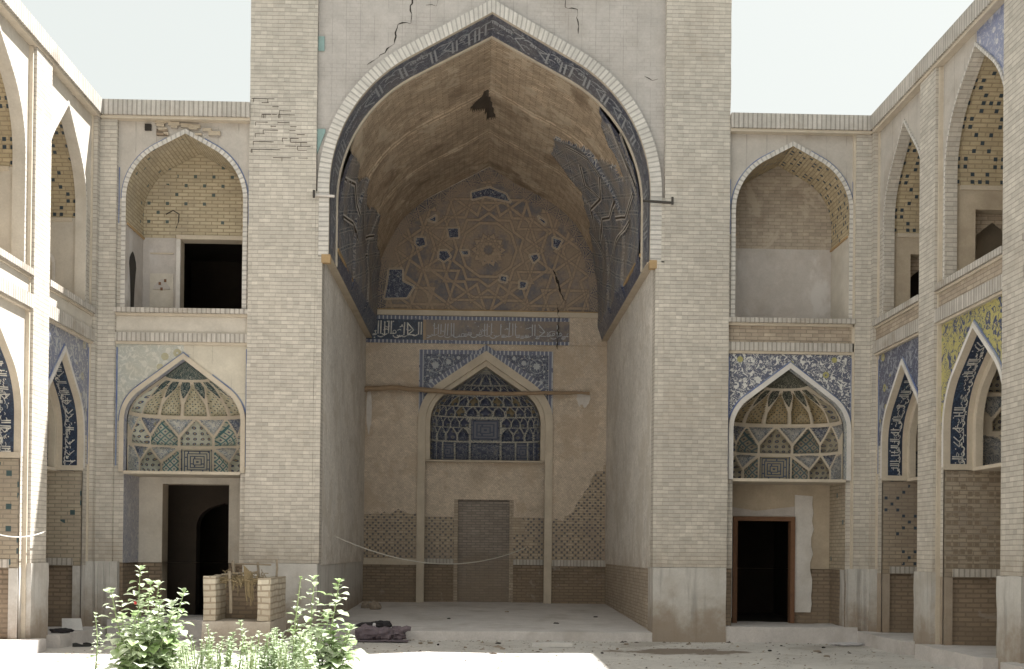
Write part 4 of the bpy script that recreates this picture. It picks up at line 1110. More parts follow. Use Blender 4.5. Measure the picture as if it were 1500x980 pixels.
    if side < 0:
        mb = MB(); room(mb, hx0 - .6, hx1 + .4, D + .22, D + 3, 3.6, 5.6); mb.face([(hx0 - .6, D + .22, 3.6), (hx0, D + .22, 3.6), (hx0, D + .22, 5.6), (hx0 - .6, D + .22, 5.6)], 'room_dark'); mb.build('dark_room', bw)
        mb = MB(); # rough breach low in the side wall
        pts = [(cu - hw + .006, .45 + .16 * cos(a) * (1 + .3 * sin(3 * a)), 4.5 + (.34 * sin(a) if sin(a) > 0 else .75 * sin(a))) for a in [2 * pi * k / 20 for k in range(20)]]
        mb.face(pts, 'dark_gap', [(0, 0)] * 20); mb.build('breach', nv)
        mb = MB(); mb.tube([(-5.36, D - .03, 5.62), (-5.22, D - .12, 5.66), (-5.12, D - .12, 5.60), (-5.13, D - .1, 5.48), (-5.18, D - .06, 5.38)], .010, 'iron', 5); mb.build('iron_hook', bw)
    # sill, plain frieze between storeys
    mb = MB(); mb.box(X0 - .02, X1 + (.0 if side < 0 else .02), Y - .10, Y + .1, 3.755, 3.83, 'soldier_brick'); mb.box(X0, X1, Y - .05, Y + .1, 3.71, 3.753, 'trim_plaster')
    mb.build('sill', uw)
    mb = MB(); mb.face([(X0, Y, 3.44), (X1, Y, 3.44), (X1, Y, 3.71), (X0, Y, 3.71)], 'tan_brick' if side > 0 else 'cream_plaster')
    mb.box(X0, X1, Y - .05, Y + .1, 3.30, 3.438, 'soldier_brick'); mb.box(X0, X1, Y - .03, Y + .1, 3.255, 3.298, 'trim_plaster'); mb.build('string_course', parent)
    # lower storey
    hw, zs, h, r = .93, 2.02, 1.0, .60
    g = grow(hw, h, r, .075); Pl = arch(cl, hw, zs, h, r); Pk = arch(cl, g[0], zs, g[1], g[2])
    mb = MB()
    beside(mb, Pk, X0, X1, 1.2, Y, 'pale_brick'); beside(mb, [(a, 1.2) for a, b in Pl], X0, X1, -.26, Y, 'pale_brick'); beside(mb, [(a, -.26) for a, b in Pl], X0, X1, -1.5, Y + .01, 'dado_brick')
    zt = 3.255
    if side > 0: over_arch(mb, Pk, X0, X1, zt, Y, 'tile_blue_white')
    else:
        n = len(Pk) // 2
        for lo, hi, mm in ((0, n, 'tile_faded'), (n, len(Pk) - 1, 'beige_panels')):
            for a, b in zip(Pk[lo:hi], Pk[lo+1:hi+1]):
                if b[0] - a[0] > 1e-6: mb.face([(a[0], Y, a[1]), (b[0], Y, b[1]), (b[0], Y, zt), (a[0], Y, zt)], mm)
        mb.face([(X0, Y, zs), (Pk[0][0], Y, zs), (Pk[0][0], Y, zt), (X0, Y, zt)], 'tile_faded'); mb.face([(Pk[-1][0], Y, zs), (X1, Y, zs), (X1, Y, zt), (Pk[-1][0], Y, zt)], 'beige_panels')
    lw = mb.build('lower_wall', parent)
    mb = MB(); ring(mb, jambs(Pl, 1.2), jambs(Pk, 1.2), Y - .04, Y, 'white_plaster' if side > 0 else 'trim_plaster'); mb.build('arch_ring', lw)
    mb = MB()
    q1 = grow(hw, h, r, .078); q2 = grow(hw, h, r, .10); Q1, Q2 = arch(cl, q1[0], zs, q1[1], q1[2]), arch(cl, q2[0], zs, q2[1], q2[2])
    if side > 0: ring(mb, Q1, Q2, Y - .014, Y, 'blue_line')
    else: ring(mb, Q1[:26], Q2[:26], Y - .014, Y, 'blue_line'); ring(mb, Q1[-20:], Q2[-20:], Y - .014, Y, 'blue_line')
    for x in (X0 + .01, X1 - .035): mb.box(x, x + .022, Y - .014, Y, 1.3, 3.2, 'blue_line')
    mb.build('tile_line', lw)
    # jamb depth with blue tiles, then the stalactite hood
    mb = MB(); soffit(mb, jambs(Pl, 1.22), Y - .04, .22, 'tile_lilac' if side < 0 else 'cell_pale'); mb.build('niche_soffit', lw)
    D = .93
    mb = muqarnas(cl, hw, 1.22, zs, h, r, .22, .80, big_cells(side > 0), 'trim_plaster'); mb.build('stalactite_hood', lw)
    # niche walls below
    mb = MB()
    mb.box(cl - hw, cl + hw, Y - .03, D, 1.17, 1.218, 'trim_plaster', 'lr')
    dz = -.26
    sidem = 'dot_brick_pale'
    for x in (cl - hw, cl + hw):
        mb.face([(x, Y, dz), (x, D, dz), (x, D, 1.17), (x, Y, 1.17)], 'tile_lilac' if side < 0 and x < cl else sidem)
        mb.face([(x + (.02 if x > cl else -.02), Y, -1.3), (x + (.02 if x > cl else -.02), D + .03, -1.3), (x + (.02 if x > cl else -.02), D + .03, dz), (x + (.02 if x > cl else -.02), Y, dz)], 'dado_brick')
    if side < 0: hx0, hx1, hz = -5.34, -4.23, 1.06
    else: hx0, hx1, hz = 4.30, 5.36, .62
    wall_with_hole(mb, cl - hw, cl + hw, dz, 1.2, hx0, hx1, dz, hz, D, 'cream_plaster' if side < 0 else 'mud_plaster', .35, 'mud_plaster')
    wall_with_hole(mb, cl - hw - .02, cl + hw + .02, -1.3, dz, hx0, hx1, -1.3, dz, D + .02, 'dado_brick', .33, 'mud_plaster')
    nb = mb.build('niche_back', lw)
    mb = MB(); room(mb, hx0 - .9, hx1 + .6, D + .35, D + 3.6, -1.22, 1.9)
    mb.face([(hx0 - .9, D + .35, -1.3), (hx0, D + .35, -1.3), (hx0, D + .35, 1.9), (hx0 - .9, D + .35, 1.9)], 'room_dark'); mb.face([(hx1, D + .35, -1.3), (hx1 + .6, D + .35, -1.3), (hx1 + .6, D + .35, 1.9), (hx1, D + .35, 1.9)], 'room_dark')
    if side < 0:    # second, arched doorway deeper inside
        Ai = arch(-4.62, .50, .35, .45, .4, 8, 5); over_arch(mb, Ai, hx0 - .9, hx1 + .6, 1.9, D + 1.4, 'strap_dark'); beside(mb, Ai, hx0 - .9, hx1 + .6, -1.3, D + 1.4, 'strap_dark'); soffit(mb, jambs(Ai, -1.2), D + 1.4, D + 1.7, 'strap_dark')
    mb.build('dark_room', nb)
    if side > 0:
        mb = MB()
        mb.box(hx0, hx0 + .075, D - .06, D + .1, -1.2, hz, 'wood_frame'); mb.box(hx1 - .075, hx1, D - .06, D + .1, -1.2, hz, 'wood_frame'); mb.box(hx0 + .076, hx1 - .076, D - .06, D + .1, hz - .07, hz, 'wood_frame')
        mb.build('door_frame', nb)
        mb = MB()   # limewashed surround
        R = random.Random(3)
        def ragged(x, z0, z1, w, n=14, amp=.03): return [(x + R.uniform(-amp, amp), z0 + (z1 - z0) * i / n) for i in range(n + 1)]
        o = ragged(5.66, -1.0, .98, 0); mb.slab([(hx1 + .004, -1.0)] + o + [(hx1 + .004, 1.0)], D - .02, D, 'white_plaster')
        mb.slab([(hx0 - .01, .63), (hx1 + .003, .63), (hx1 + .003, .80), (4.7, .72), (hx0 - .01, .78)], D - .016, D, 'lilac_plaster')
        mb.slab([(4.12, -1.1), (hx0 - .003, -1.1), (hx0 - .003, .70), (4.12, .82)], D - .014, D, 'white_plaster'); mb.build('lime_patch', nb)
    # step
    mb = MB(); xa, xb = (-5.9, -3.80) if side < 0 else (3.99, 6.12)
    mb.rough_box(xa, xb, -.10, D + .4, -1.5, -1.19 if side > 0 else -1.16, 'platform_stone', .012, .14, seed=side + 3); mb.build('step', parent)
    # roof and rear mass
    mb = MB(); xa, xb = (-10.5, -3.775) if side < 0 else (4.005, 10.6)
    mb.box(xa, xb, .28, 8.2, 6.872, 7.06, 'mud_plaster'); mb.box(xa, xb, 5.2, 8.2, -1.45, 6.87, 'tan_brick'); mb.box(*((-10.5, -10.2) if side < 0 else (10.3, 10.6)), -.3, 5.19, -1.45, 6.87, 'tan_brick'); mb.build('roof', parent)

left_bay = thing('arcade_bay', 'two-storey brick bay left of the portal, faded tilework below and dark window opening above', 'arcade', (-4.9, 0, -1.45))
right_bay = thing('arcade_bay', 'two-storey brick bay right of the portal, white and blue tiled spandrels over a wood-framed doorway', 'arcade', (5.1, 0, -1.45))
front_bay(-1, left_bay); front_bay(1, right_bay)
# broken brickwork over the left upper arch
mb = MB(); R = random.Random(12)
for k in range(15):
    x = -5.35 + R.uniform(0, 1.0); z = 6.62 + R.uniform(0, .2); s = R.uniform(.04, .11)
    mb.rough_box(x, x + s * 2, .05, .12, z, z + s * .7, 'broken_stone', .02, .05, seed=k)
mb.box(-5.46, -5.36, .06, .13, 6.70, 6.80, 'dark_gap'); mb.box(-5.27, -5.10, .05, .13, 6.62, 6.72, 'dado_brick'); mb.build('broken_edge', left_bay)

# ---- side wings: local x runs towards the viewer, y into the wall
def wing(side, label):
    XW = -6.15 if side < 0 else 6.33
    T = (lambda p: (XW - p[1], -p[0], p[2])) if side < 0 else (lambda p: (XW + p[1], -p[0], p[2]))
    root = thing('arcade_wing', label, 'arcade', (XW, -5.2, -1.45))
    nb_ = 4
    bays = [(.10, 2.00, 1.17, .80)] + [(2.56 + 2.6 * k, 4.62 + 2.6 * k, 3.66 + 2.6 * k, .92) for k in range(nb_ - 1)]
    end = bays[-1][1] + .56
    REC = .09   # wall face sits this far behind the pilasters
    mb = MB(T); mb.box(-.05, end, -.05, .4, 6.90, 7.14, 'soldier_brick'); mb.box(-.05, end, -.02, .4, 6.85, 6.897, 'trim_plaster'); mb.build('parapet', root)
    mb = MB(T); mb.box(-.3, end, .38, 4.2, 6.88, 7.05, 'mud_plaster'); mb.box(-.2, end, 3.2, 4.2, -1.45, 6.87, 'tan_brick'); mb.box(end - .02, end, .3, 3.2, -1.45, 6.88, 'tan_brick'); mb.build('roof', root)
    mb = MB(T); mb.box(-.019, .10, -.004, .5, -.24, 6.848, 'pale_brick'); mb.rough_box(-.02, .12, -.02, .5, -1.5, -.242, 'base_plaster', .008); mb.box(.101, .13, .06, .3, -.24, 6.848, 'trim_plaster'); mb.build('corner_strip', root)
    # pilasters
    for k in range(nb_):
        x0 = bays[k][1]; x1 = x0 + .56
        mb = MB(T); mb.box(x0, x1, 0, .5, -.24, 6.848, 'pale_brick', 'td'); pl = mb.build('pilaster', root)
        mb = MB(T)
        for xx in (x0 - .05, x1 + .01): mb.box(xx, xx + .04, .035, .3, -1.3, 6.84, 'trim_plaster', 'td')
        mb.build('pilaster_rib', pl)
        mb = MB(T); mb.rough_box(x0 - .03, x1 + .03, -.03, .5, -1.5, -.242, 'base_plaster' if k else 'base_plaster', .012, seed=k); mb.build('pilaster_base', pl)
    for k, (x0, x1, cx, hw) in enumerate(bays):
        # string courses, panel
        mb = MB(T)
        mb.box(x0, x1, -.02, .3, 3.69, 3.78, 'soldier_brick'); mb.box(x0, x1, .02, .3, 3.655, 3.688, 'trim_plaster')
        mb.box(x0, x1, .05, .3, 3.44, 3.653, 'cream_plaster' if side < 0 else 'tan_brick'); mb.box(x0, x1, 0, .3, 3.25, 3.438, 'soldier_brick'); mb.box(x0, x1, .03, .3, 3.215, 3.248, 'trim_plaster')
        mb.build('string_course', root)
        # upper arch
        zs, h, r = 5.28, 1.38 * (hw / .92) ** .3, hw * 1.42
        up = 'white_plaster' if side < 0 else 'grey_panels'
        if k >= 1 and side > 0: up = 'tile_cornflower'
        if side < 0: up = 'cream_plaster'
        g = grow(hw, h, r, .04); Pu = arch(cx, hw, zs, h, r); Pv = arch(cx, g[0], zs, g[1], g[2])
        mb = MB(T)
        if up == 'tile_cornflower':
            n = len(Pv) // 2
            for (lo, hi, mm) in ((0, n, 'grey_panels'), (n, len(Pv) - 1, up)):
                for a, b in zip(Pv[lo:hi], Pv[lo+1:hi+1]):
                    if b[0] - a[0] > 1e-6: mb.face([(a[0], REC, a[1]), (b[0], REC, b[1]), (b[0], REC, 6.86), (a[0], REC, 6.86)], mm)
            mb.face([(x0, REC, zs), (Pv[0][0], REC, zs), (Pv[0][0], REC, 6.86), (x0, REC, 6.86)], 'grey_panels'); mb.face([(Pv[-1][0], REC, zs), (x1, REC, zs), (x1, REC, 6.86), (Pv[-1][0], REC, 6.86)], up)
        else: over_arch(mb, Pv, x0, x1, 6.86, REC, up)
        beside(mb, Pv, x0, x1, 3.77, REC, 'pale_brick'); uw = mb.build('upper_wall', root)
        mb = MB(T); ring(mb, jambs(Pu, 3.77), jambs(Pv, 3.77), REC - .025, REC, 'ring_brick'); soffit(mb, jambs(Pu, 3.77), REC - .025, .24, 'pale_brick' if side > 0 else 'cream_plaster', swap=True); mb.build('arch_ring', uw)
        # upper niche: barrel with glazed dots over plaster panels; a passage runs through the cross walls
        nh_ = hw + .05; D = 1.35
        Pw = arch(cx, nh_, 5.28, h, r + .05); mb = MB(T)
        ring(mb, jambs(Pu, 3.77), jambs(Pw, 3.77), .24, .24, 'pale_brick', edge=False)
        soffit(mb, jambs(Pw, 5.15), .24, D, 'dot_brick_yellow', swap=True)
        for a, b in zip(Pw, Pw[1:]):
            if b[0] - a[0] > 1e-6: mb.face([(a[0], D, 5.15), (b[0], D, 5.15), (b[0], D, b[1]), (a[0], D, a[1])], 'dot_brick_yellow')
        nv = mb.build('niche_vault', uw)
        mb = MB(T)
        mb.face([(cx - nh_, D, 3.77), (cx + nh_, D, 3.77), (cx + nh_, D, 5.15), (cx - nh_, D, 5.15)], 'mud_plaster'); mb.face([(cx - nh_, .1, 3.765), (cx + nh_, .1, 3.765), (cx + nh_, D, 3.765), (cx - nh_, D, 3.765)], 'mud_plaster')
        pm = 'cream_plaster' if side < 0 else 'mud_plaster'
        for xw, inn in ((cx - nh_, 1), (cx + nh_, -1)):
            # passage opening between y .55 and 1.15, up to z 4.85
            open_ = side > 0 and (inn > 0)
            if open_:
                for (ya, yb, za, zb) in ((.24, .52, 3.77, 5.15), (1.2, D, 3.77, 5.15), (.52, 1.2, 4.82, 5.15)): mb.face([(xw, ya, za), (xw, yb, za), (xw, yb, zb), (xw, ya, zb)], pm)
                mb.box(*(sorted((xw, xw - inn * .22))), .52, 1.2, 3.77, 4.82, pm, 'lr')
                xq = xw - inn * .23
                Aq = [(y, z) for y, z in arch(.86, .30, 4.35, .36, .25, 8, 5)]
                for a, b in zip(Aq, Aq[1:]): mb.face([(xq, a[0], a[1]), (xq, b[0], b[1]), (xq, b[0], 4.83), (xq, a[0], 4.83)], 'tan_brick')
                mb.box(*(sorted((xq - .01, xq - .05))), .52, 1.2, 3.95, 4.0, 'cream_plaster')
                mb.box(*(sorted((xq, xq - inn * .5))), .45, 1.3, 3.6, 4.9, 'room_dark', 'r' if inn > 0 else 'l')
            else: mb.face([(xw, .24, 3.77), (xw, D, 3.77), (xw, D, 5.15), (xw, .24, 5.15)], pm)
            a_, b_ = sorted((xw, xw + inn * .02)); mb.box(a_, b_, .3, D - .01, 5.09, 5.15, 'trim_plaster')
            if side < 0:    # shallow plaster niche with pale outline
                a_, b_ = sorted((xw, xw + inn * .012)); A3 = arch(.78, .17, 4.45, .22, .13, 6, 4)
                o3 = grow(.17, .22, .13, .05); O3 = arch(.78, o3[0], 4.45, o3[1], o3[2], 6, 4)
                for p0, p1, q0, q1 in zip(A3, A3[1:], O3, O3[1:]): mb.face([(xw + inn * .012, p0[0], p0[1]), (xw + inn * .012, p1[0], p1[1]), (xw + inn * .012, q1[0], q1[1]), (xw + inn * .012, q0[0], q0[1])], 'white_plaster', [(0, 0)] * 4)
                for q in ((.56, .60), (.96, 1.0)): mb.box(a_, b_, q[0], q[1], 4.15, 4.45, 'white_plaster')
        mb.build('niche_side', uw)
        # lower arch
        zs, h, r = 1.75, 1.22 * (hw / .92) ** .4, hw * 1.05
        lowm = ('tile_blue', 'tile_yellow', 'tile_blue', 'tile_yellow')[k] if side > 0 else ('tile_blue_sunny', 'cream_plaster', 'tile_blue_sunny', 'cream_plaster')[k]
        hl = hw - (.02 if k else 0)
        g = grow(hl, h, r, .06); Pl = arch(cx, hl, zs, h, r); Pk = arch(cx, g[0], zs, g[1], g[2])
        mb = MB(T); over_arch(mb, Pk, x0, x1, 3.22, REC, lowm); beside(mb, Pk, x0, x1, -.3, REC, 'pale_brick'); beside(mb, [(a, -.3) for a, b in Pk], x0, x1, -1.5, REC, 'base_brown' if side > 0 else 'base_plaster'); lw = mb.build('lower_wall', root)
        mb = MB(T); ring(mb, jambs(Pl, 1.22), jambs(Pk, 1.22), REC - .03, REC, 'white_plaster'); mb.build('arch_ring', lw)
        if side > 0 or k % 2 == 0:
            mb = MB(T); q1 = grow(hl, h, r, .062); q2 = grow(hl, h, r, .085); ring(mb, arch(cx, q1[0], zs, q1[1], q1[2]), arch(cx, q2[0], zs, q2[1], q2[2]), REC - .012, REC, 'blue_line')
            mb.box(x0 + .012, x0 + .035, REC - .012, REC, 1.3, 3.15, 'blue_line'); mb.build('tile_line', lw)
        # soffit: plain trim, script band, plain trim
        J = jambs(Pl, 1.22); y0, y1, y2, y3 = REC - .03, REC + .07, REC + .30, REC + .38
        mb = MB(T); soffit(mb, J, y0, y1, 'trim_plaster'); soffit(mb, J, y2, y3, 'trim_plaster'); soffit(mb, J, y1, y2, 'tile_script_ground')
        for xx in (J[0][0], J[-1][0]): 
            s_ = 1 if xx < cx else -1; a_, b_ = sorted((xx, xx + s_ * .012)); mb.box(a_, b_, y0, y3, 1.18, 1.26, 'trim_plaster')
        band = mb.build('inscription_band', lw)
        LJ = lens(J)
        def FJ(s, v, e=0):
            s = min(max(s, 0), LJ[-1]); x = float(np.interp(s, LJ, [p[0] for p in J])); z = float(np.interp(s, LJ, [p[1] for p in J]))
            dd = hypot(x - cx, z - 1.6); return (x - (x - cx) / dd * (.006 + e), y2 - .01 - v, z - (z - 1.6) / dd * (.006 + e))
        mb = MB(T); script(mb, FJ, LJ[-1], y2 - y1 - .02, 40 + k * 3 + side, w0=.034); mb.build('lettering', band)
        # inner arch and hood
        ih_ = hl - .10; fi = grow(hl, h, r, -.10); Pj = arch(cx, ih_, zs, fi[1], fi[2])
        mb = MB(T); ring(mb, jambs(Pj, 1.22), jambs(Pl, 1.22), y3, y3, 'trim_plaster', edge=False); soffit(mb, jambs(Pj, 1.22), y3, y3 + .10, 'trim_plaster'); mb.build('inner_arch', lw)
        hoodh = grow(hl, h, r, .12); 
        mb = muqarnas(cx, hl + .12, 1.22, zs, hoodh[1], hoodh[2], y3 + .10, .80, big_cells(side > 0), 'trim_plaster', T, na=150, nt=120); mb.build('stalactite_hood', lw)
        # walls below the hood
        D = 1.25; hb = hl + .02
        mb = MB(T); mb.box(cx - hb - .12, cx + hb + .12, y3, D, 1.17, 1.218, 'trim_plaster', 'lr')
        for xx in (cx - hb, cx + hb):
            mb.face([(xx, REC, -.31), (xx, D, -.31), (xx, D, 1.17), (xx, REC, 1.17)], ('dot_brick_tan', 'relief_brick')[k % 2] if side > 0 else 'dot_brick_pale')
            o = .05 if xx > cx else -.05
            mb.face([(xx + o, REC + .1, -1.5), (xx + o, D, -1.5), (xx + o, D, -.31), (xx + o, REC + .1, -.31)], 'dado_brick'); mb.face([(xx, REC, -.312), (xx + o, REC, -.312), (xx + o, D, -.312), (xx, D, -.312)], 'soldier_brick')
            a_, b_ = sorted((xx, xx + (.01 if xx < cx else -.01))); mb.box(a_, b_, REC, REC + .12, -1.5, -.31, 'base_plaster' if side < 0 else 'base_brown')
            a_, b_ = sorted((xx, xx - o * .2)); mb.box(a_, b_, REC + .12, D, -.30, -.19, 'soldier_brick')
        mb.face([(cx - hb, D, -1.5), (cx + hb, D, -1.5), (cx + hb, D, 1.17), (cx - hb, D, 1.17)], 'tan_brick')
        mb.build('niche_wall', lw)
        mb = MB(T); mb.rough_box(x0 - .05, x1 + .02, -.22, D, -1.5, -1.25 if side > 0 else -1.27, 'platform_stone', .014, .16, seed=k + 9 * side); mb.build('step', root)
    return root
wing(-1, 'sunlit two-storey side arcade of pale brick with pointed niches, facing the shaded one')
wing(1, 'shaded two-storey side arcade of brick along the right edge, yellow and blue tiled spandrels')

# ---- the far end of the court, behind the viewer: plain walls that send sunlight back
for (x0, x1, y0, y1, lb) in ((-7.0, -6.2, -30, -11.0, 'long sunlit brick wall continuing the brighter side arcade'), (6.38, 7.2, -30, -11.0, 'long shaded brick wall continuing the darker side arcade'), (-7.0, 7.2, -30.9, -30.05, 'sunlit brick wall closing the court behind the viewer')):
    t = thing('court_wall', lb, 'wall', ((x0 + x1) / 2, (y0 + y1) / 2, -1.45))
    mb = MB(); mb.box(x0, x1, y0, y1, -.6, 6.89, 'pale_brick'); mb.build('wall', t)
    mb = MB(); mb.box(x0 - .03, x1 + .03, y0, y1, -1.46, -.602, 'base_plaster'); mb.build('plinth', t)
    mb = MB(); mb.box(x0 - .05, x1 + .05, y0, y1, 6.895, 7.14, 'soldier_brick'); mb.build('parapet', t)

# ------------------------------------------------------------------ loose things
# wooden pole spanning the back wall
mb = MB(); R = random.Random(8)
path = [(-2.66 + 5.06 * i / 24, 6.82, 3.53 + .05 * sin(i * .35) * (1 if i < 10 else .4) - (.03 if i > 4 else 0) + R.uniform(-.006, .006)) for i in range(25)]
mb.tube(path, [.062 - .028 * i / 24 + R.uniform(-.004, .004) for i in range(25)], 'wood_pole', 9)
tag(recentre(mb.build('wooden_pole', smooth=True)), 'long crooked wooden pole fixed across the back wall of the vault', 'pole')
# sagging cord inside the vault
def cord(a, b, sag, r, name, label, mname='rope_pale', n=20):
    mb = MB(); A, B = Vector(a), Vector(b)
    mb.tube([tuple(A.lerp(B, i / n) - Vector((0, 0, sag * 4 * (i / n) * (1 - i / n)))) for i in range(n + 1)], r, mname, 5)
    return tag(recentre(mb.build(name)), label, 'cord')
cord((-2.58, 2.0, .22), (1.0, 6.9, 0.06), .42, .010, 'cord', 'pale cord sagging in front of the bricked-up doorway')
cord((-6.02, -2.35, .20), (-6.12, -4.2, .22), .10, .008, 'cord', 'pale cord hanging low across the sunlit left arcade')
for s_, (x0, x1), lb in ((-1, (-2.72, -2.40), 'left'), (1, (2.58, 3.05), 'right')):
    mb = MB(); mb.tube([(x0, -.05 if s_ > 0 else -.02, 5.68), (x1, .0, 5.67)], .022, 'iron' if s_ > 0 else 'limewash', 7); mb.tube([(x1 if s_ > 0 else x0, -.07, 5.62), (x1 if s_ > 0 else x0, -.07, 5.74)], .02, 'iron', 6)
    tag(recentre(mb.build('tie_rod')), 'short %s tie rod end sticking out at the %s springing of the great arch' % ('rusty iron' if s_ > 0 else 'whitened', lb), 'tie rod')

# lumps: a blob from a displaced sphere
def blob(mb, c, rx, ry, rz, m, seed=0, amp=.25, nu=20, nv=12, fr=2.2, flat=None):
    V_ = []
    for i in range(nv + 1):
        for j in range(nu):
            a, b = pi * i / nv - pi / 2, 2 * pi * j / nu
            d = Vector((cos(a) * cos(b), cos(a) * sin(b), sin(a))); k = 1 + amp * mnoise.noise(d * fr + Vector((seed, 2 * seed, 0))) + amp * .4 * mnoise.noise(d * fr * 2.7 + Vector((0, seed, 0)))
            p = [c[0] + d.x * rx * k, c[1] + d.y * ry * k, c[2] + d.z * rz * k]
            if flat is not None: p[2] = max(p[2], flat)
            V_.append(tuple(p))
    for i in range(nv):
        for j in range(nu):
            q = (i * nu + j, i * nu + (j + 1) % nu, (i + 1) * nu + (j + 1) % nu, (i + 1) * nu + j)
            mb.face([V_[t] for t in q], m, [(0, 0)] * 4)
gz0 = -1.448
t = thing('cloth_bundle', 'crumpled purple-grey cloth bundle slumped against the platform edge', 'bundle', (-1.5, -.35, -1.45))
mb = MB(); blob(mb, (-1.76, -.24, gz0 + .11), .20, .14, .13, 'purple_cloth', 3, .35, 28, 18, 2.0, gz0); blob(mb, (-1.50, -.26, gz0 + .10), .15, .13, .12, 'purple_cloth', 5, .35, 24, 16, 2.0, gz0); blob(mb, (-1.30, -.2, gz0 + .11), .13, .10, .11, 'purple_cloth', 9, .5, 24, 16, 2.6, gz0)
mb.tube([(-1.24, -.22, gz0 + .15), (-1.14, -.24, gz0 + .20), (-1.08, -.24, gz0 + .19)], [.06, .045, .035], 'purple_cloth', 8); mb.build('sack', t, smooth=True)
mb = MB()
for i in range(16):
    for j in range(5):
        P = lambda i, j: (-1.92 + .82 * i / 16, -.62 + .30 * j / 5 + .03 * mnoise.noise(Vector((i * .4, j, 3))), gz0 + .012 + .022 * abs(mnoise.noise(Vector((i * .6, j * .7, 1)))))
        mb.face([P(i, j), P(i + 1, j), P(i + 1, j + 1), P(i, j + 1)], 'purple_cloth')
mb.build('mat', t, smooth=True)
mb = MB(); blob(mb, (-1.56, -.16, gz0 + .245), .18, .10, .06, 'black_cloth', 4, .45, 26, 14, 2.5); mb.tube([(-1.68, -.18, gz0 + .24), (-1.86, -.2, gz0 + .25), (-1.98, -.2, gz0 + .22)], [.05, .035, .018], 'black_cloth', 8)
blob(mb, (-1.66, -.24, gz0 + .235), .03, .02, .045, 'white_cloth', 2, .2, 10, 8)
tag(recentre(mb.build('black_garment', smooth=True)), 'black garment with a white spot lying on top of the purple bundle', 'garment')
mb = MB(); mb.rough_box(.80, 1.42, -1.22, -1.02, gz0, gz0 + .065, 'white_stone', .02, .05, seed=3)
tag(recentre(mb.build('stone_slab')), 'flat broken stone slab lying on the court floor before the platform', 'slab')
for i, (x, y, rr_, zz_, lb) in enumerate(((-2.32, 5.0, .10, -1.225, 'rounded stone at the foot of the left vault wall, the farther of two'), (-2.10, 4.6, .12, -1.235, 'rounded stone at the foot of the left vault wall, the nearer of two'))):
    mb = MB(); blob(mb, (x, y, zz_ + rr_ * .7), rr_, rr_ * .8, rr_ * .8, 'rubble', i + 2, .35); tag(recentre(mb.build('stone', smooth=True)), lb, 'stone', 'stones at the wall foot')
mb = MB(T=None); c = Vector((-6.02, -.95, -1.255))
for q in [0]:
    a = (-6.22, -1.15, -1.26); b = (-5.92, -1.12, -1.26); cc = (-6.0, -.98, -1.09); d = (-6.28, -1.0, -1.09)
    n = (Vector(b) - Vector(a)).cross(Vector(d) - Vector(a)).normalized() * .02
    A_, B_, C_, D_ = [Vector(v) for v in (a, b, cc, d)]
    lo = [A_, B_, C_, D_]; hi = [v - n for v in lo]
    mb.face([tuple(v) for v in hi], 'white_stone'); mb.face([tuple(v) for v in lo], 'white_stone')
    for i in range(4): mb.face([tuple(lo[i]), tuple(lo[(i+1) % 4]), tuple(hi[(i+1) % 4]), tuple(hi[i])], 'white_stone')
tag(recentre(mb.build('white_board')), 'small white board leaning in the left arcade niche', 'board')
def shoe(mb, x, y, z, a, L=.24):
    ca, sa = cos(a), sin(a)
    prof = [(-.5, .035, .05), (-.3, .04, .055), (0, .035, .03), (.25, .045, .03), (.5, .025, .02)]
    rows = [[(x + ca * t_ * L - sa * w_ * s_, y + sa * t_ * L + ca * w_ * s_, z + h_ * k_) for s_, k_ in ((-1, 0), (-.8, 1), (.8, 1), (1, 0))] for t_, w_, h_ in prof]
    for r0, r1 in zip(rows, rows[1:]):
        for k in range(3): mb.face([r0[k], r0[k+1], r1[k+1], r1[k]], 'black_rubber')
    mb.face(rows[0], 'black_rubber'); mb.face(rows[-1], 'black_rubber')
mb = MB(); shoe(mb, -5.72, -1.75, -1.447, .3); shoe(mb, -5.62, -1.62, -1.447, .9)
tag(recentre(mb.build('pair_of_shoes')), 'black shoes left on the ground beside the left step', 'shoes')
mb = MB(); blob(mb, (-6.05, -1.62, -1.23), .17, .11, .035, 'black_cloth', 7, .4, flat=-1.262); tag(recentre(mb.build('black_cloth', smooth=True)), 'flat black cloth dropped on the step in the left arcade', 'cloth')
mb = MB(); blob(mb, (5.85, -.45, gz0 + .02), .25, .10, .03, 'white_cloth', 7, .5, flat=gz0); tag(recentre(mb.build('white_cloth', smooth=True)), 'crumpled white cloth on the ground by the right corner', 'cloth')
R = random.Random(31)
spots = [(-.62, -1.0), (-.2, -1.45), (.35, -1.62), (.9, -1.7), (2.05, -1.5), (3.3, -.5), (4.7, -.75), (5.3, -.95), (-.9, -.75), (-.75, -.7), (2.3, -.6), (4.3, -1.6), (1.75, -2.2), (.3, -.65), (.55, 4.2), (1.35, 1.6), (-.55, 2.4), (2.2, 3.1), (5.0, -1.6), (4.9, -2.4)]
for i, (x, y) in enumerate(spots):
    mb = MB(); zz_ = gz0 if y < 0 else -1.305 + .135 * y / 7
    blob(mb, (x, y, zz_ + .008), R.uniform(.02, .06), R.uniform(.015, .03), .014, R.choice(('rubble', 'dark_gap', 'grey_wood')), i, .6, 10, 6, flat=zz_ - .004)
    o = recentre(mb.build('debris_crumb')); tag(o, 'small crumb of rubble or straw scattered on the floor of the court', 'debris', 'crumbs of rubble scattered on the floor')

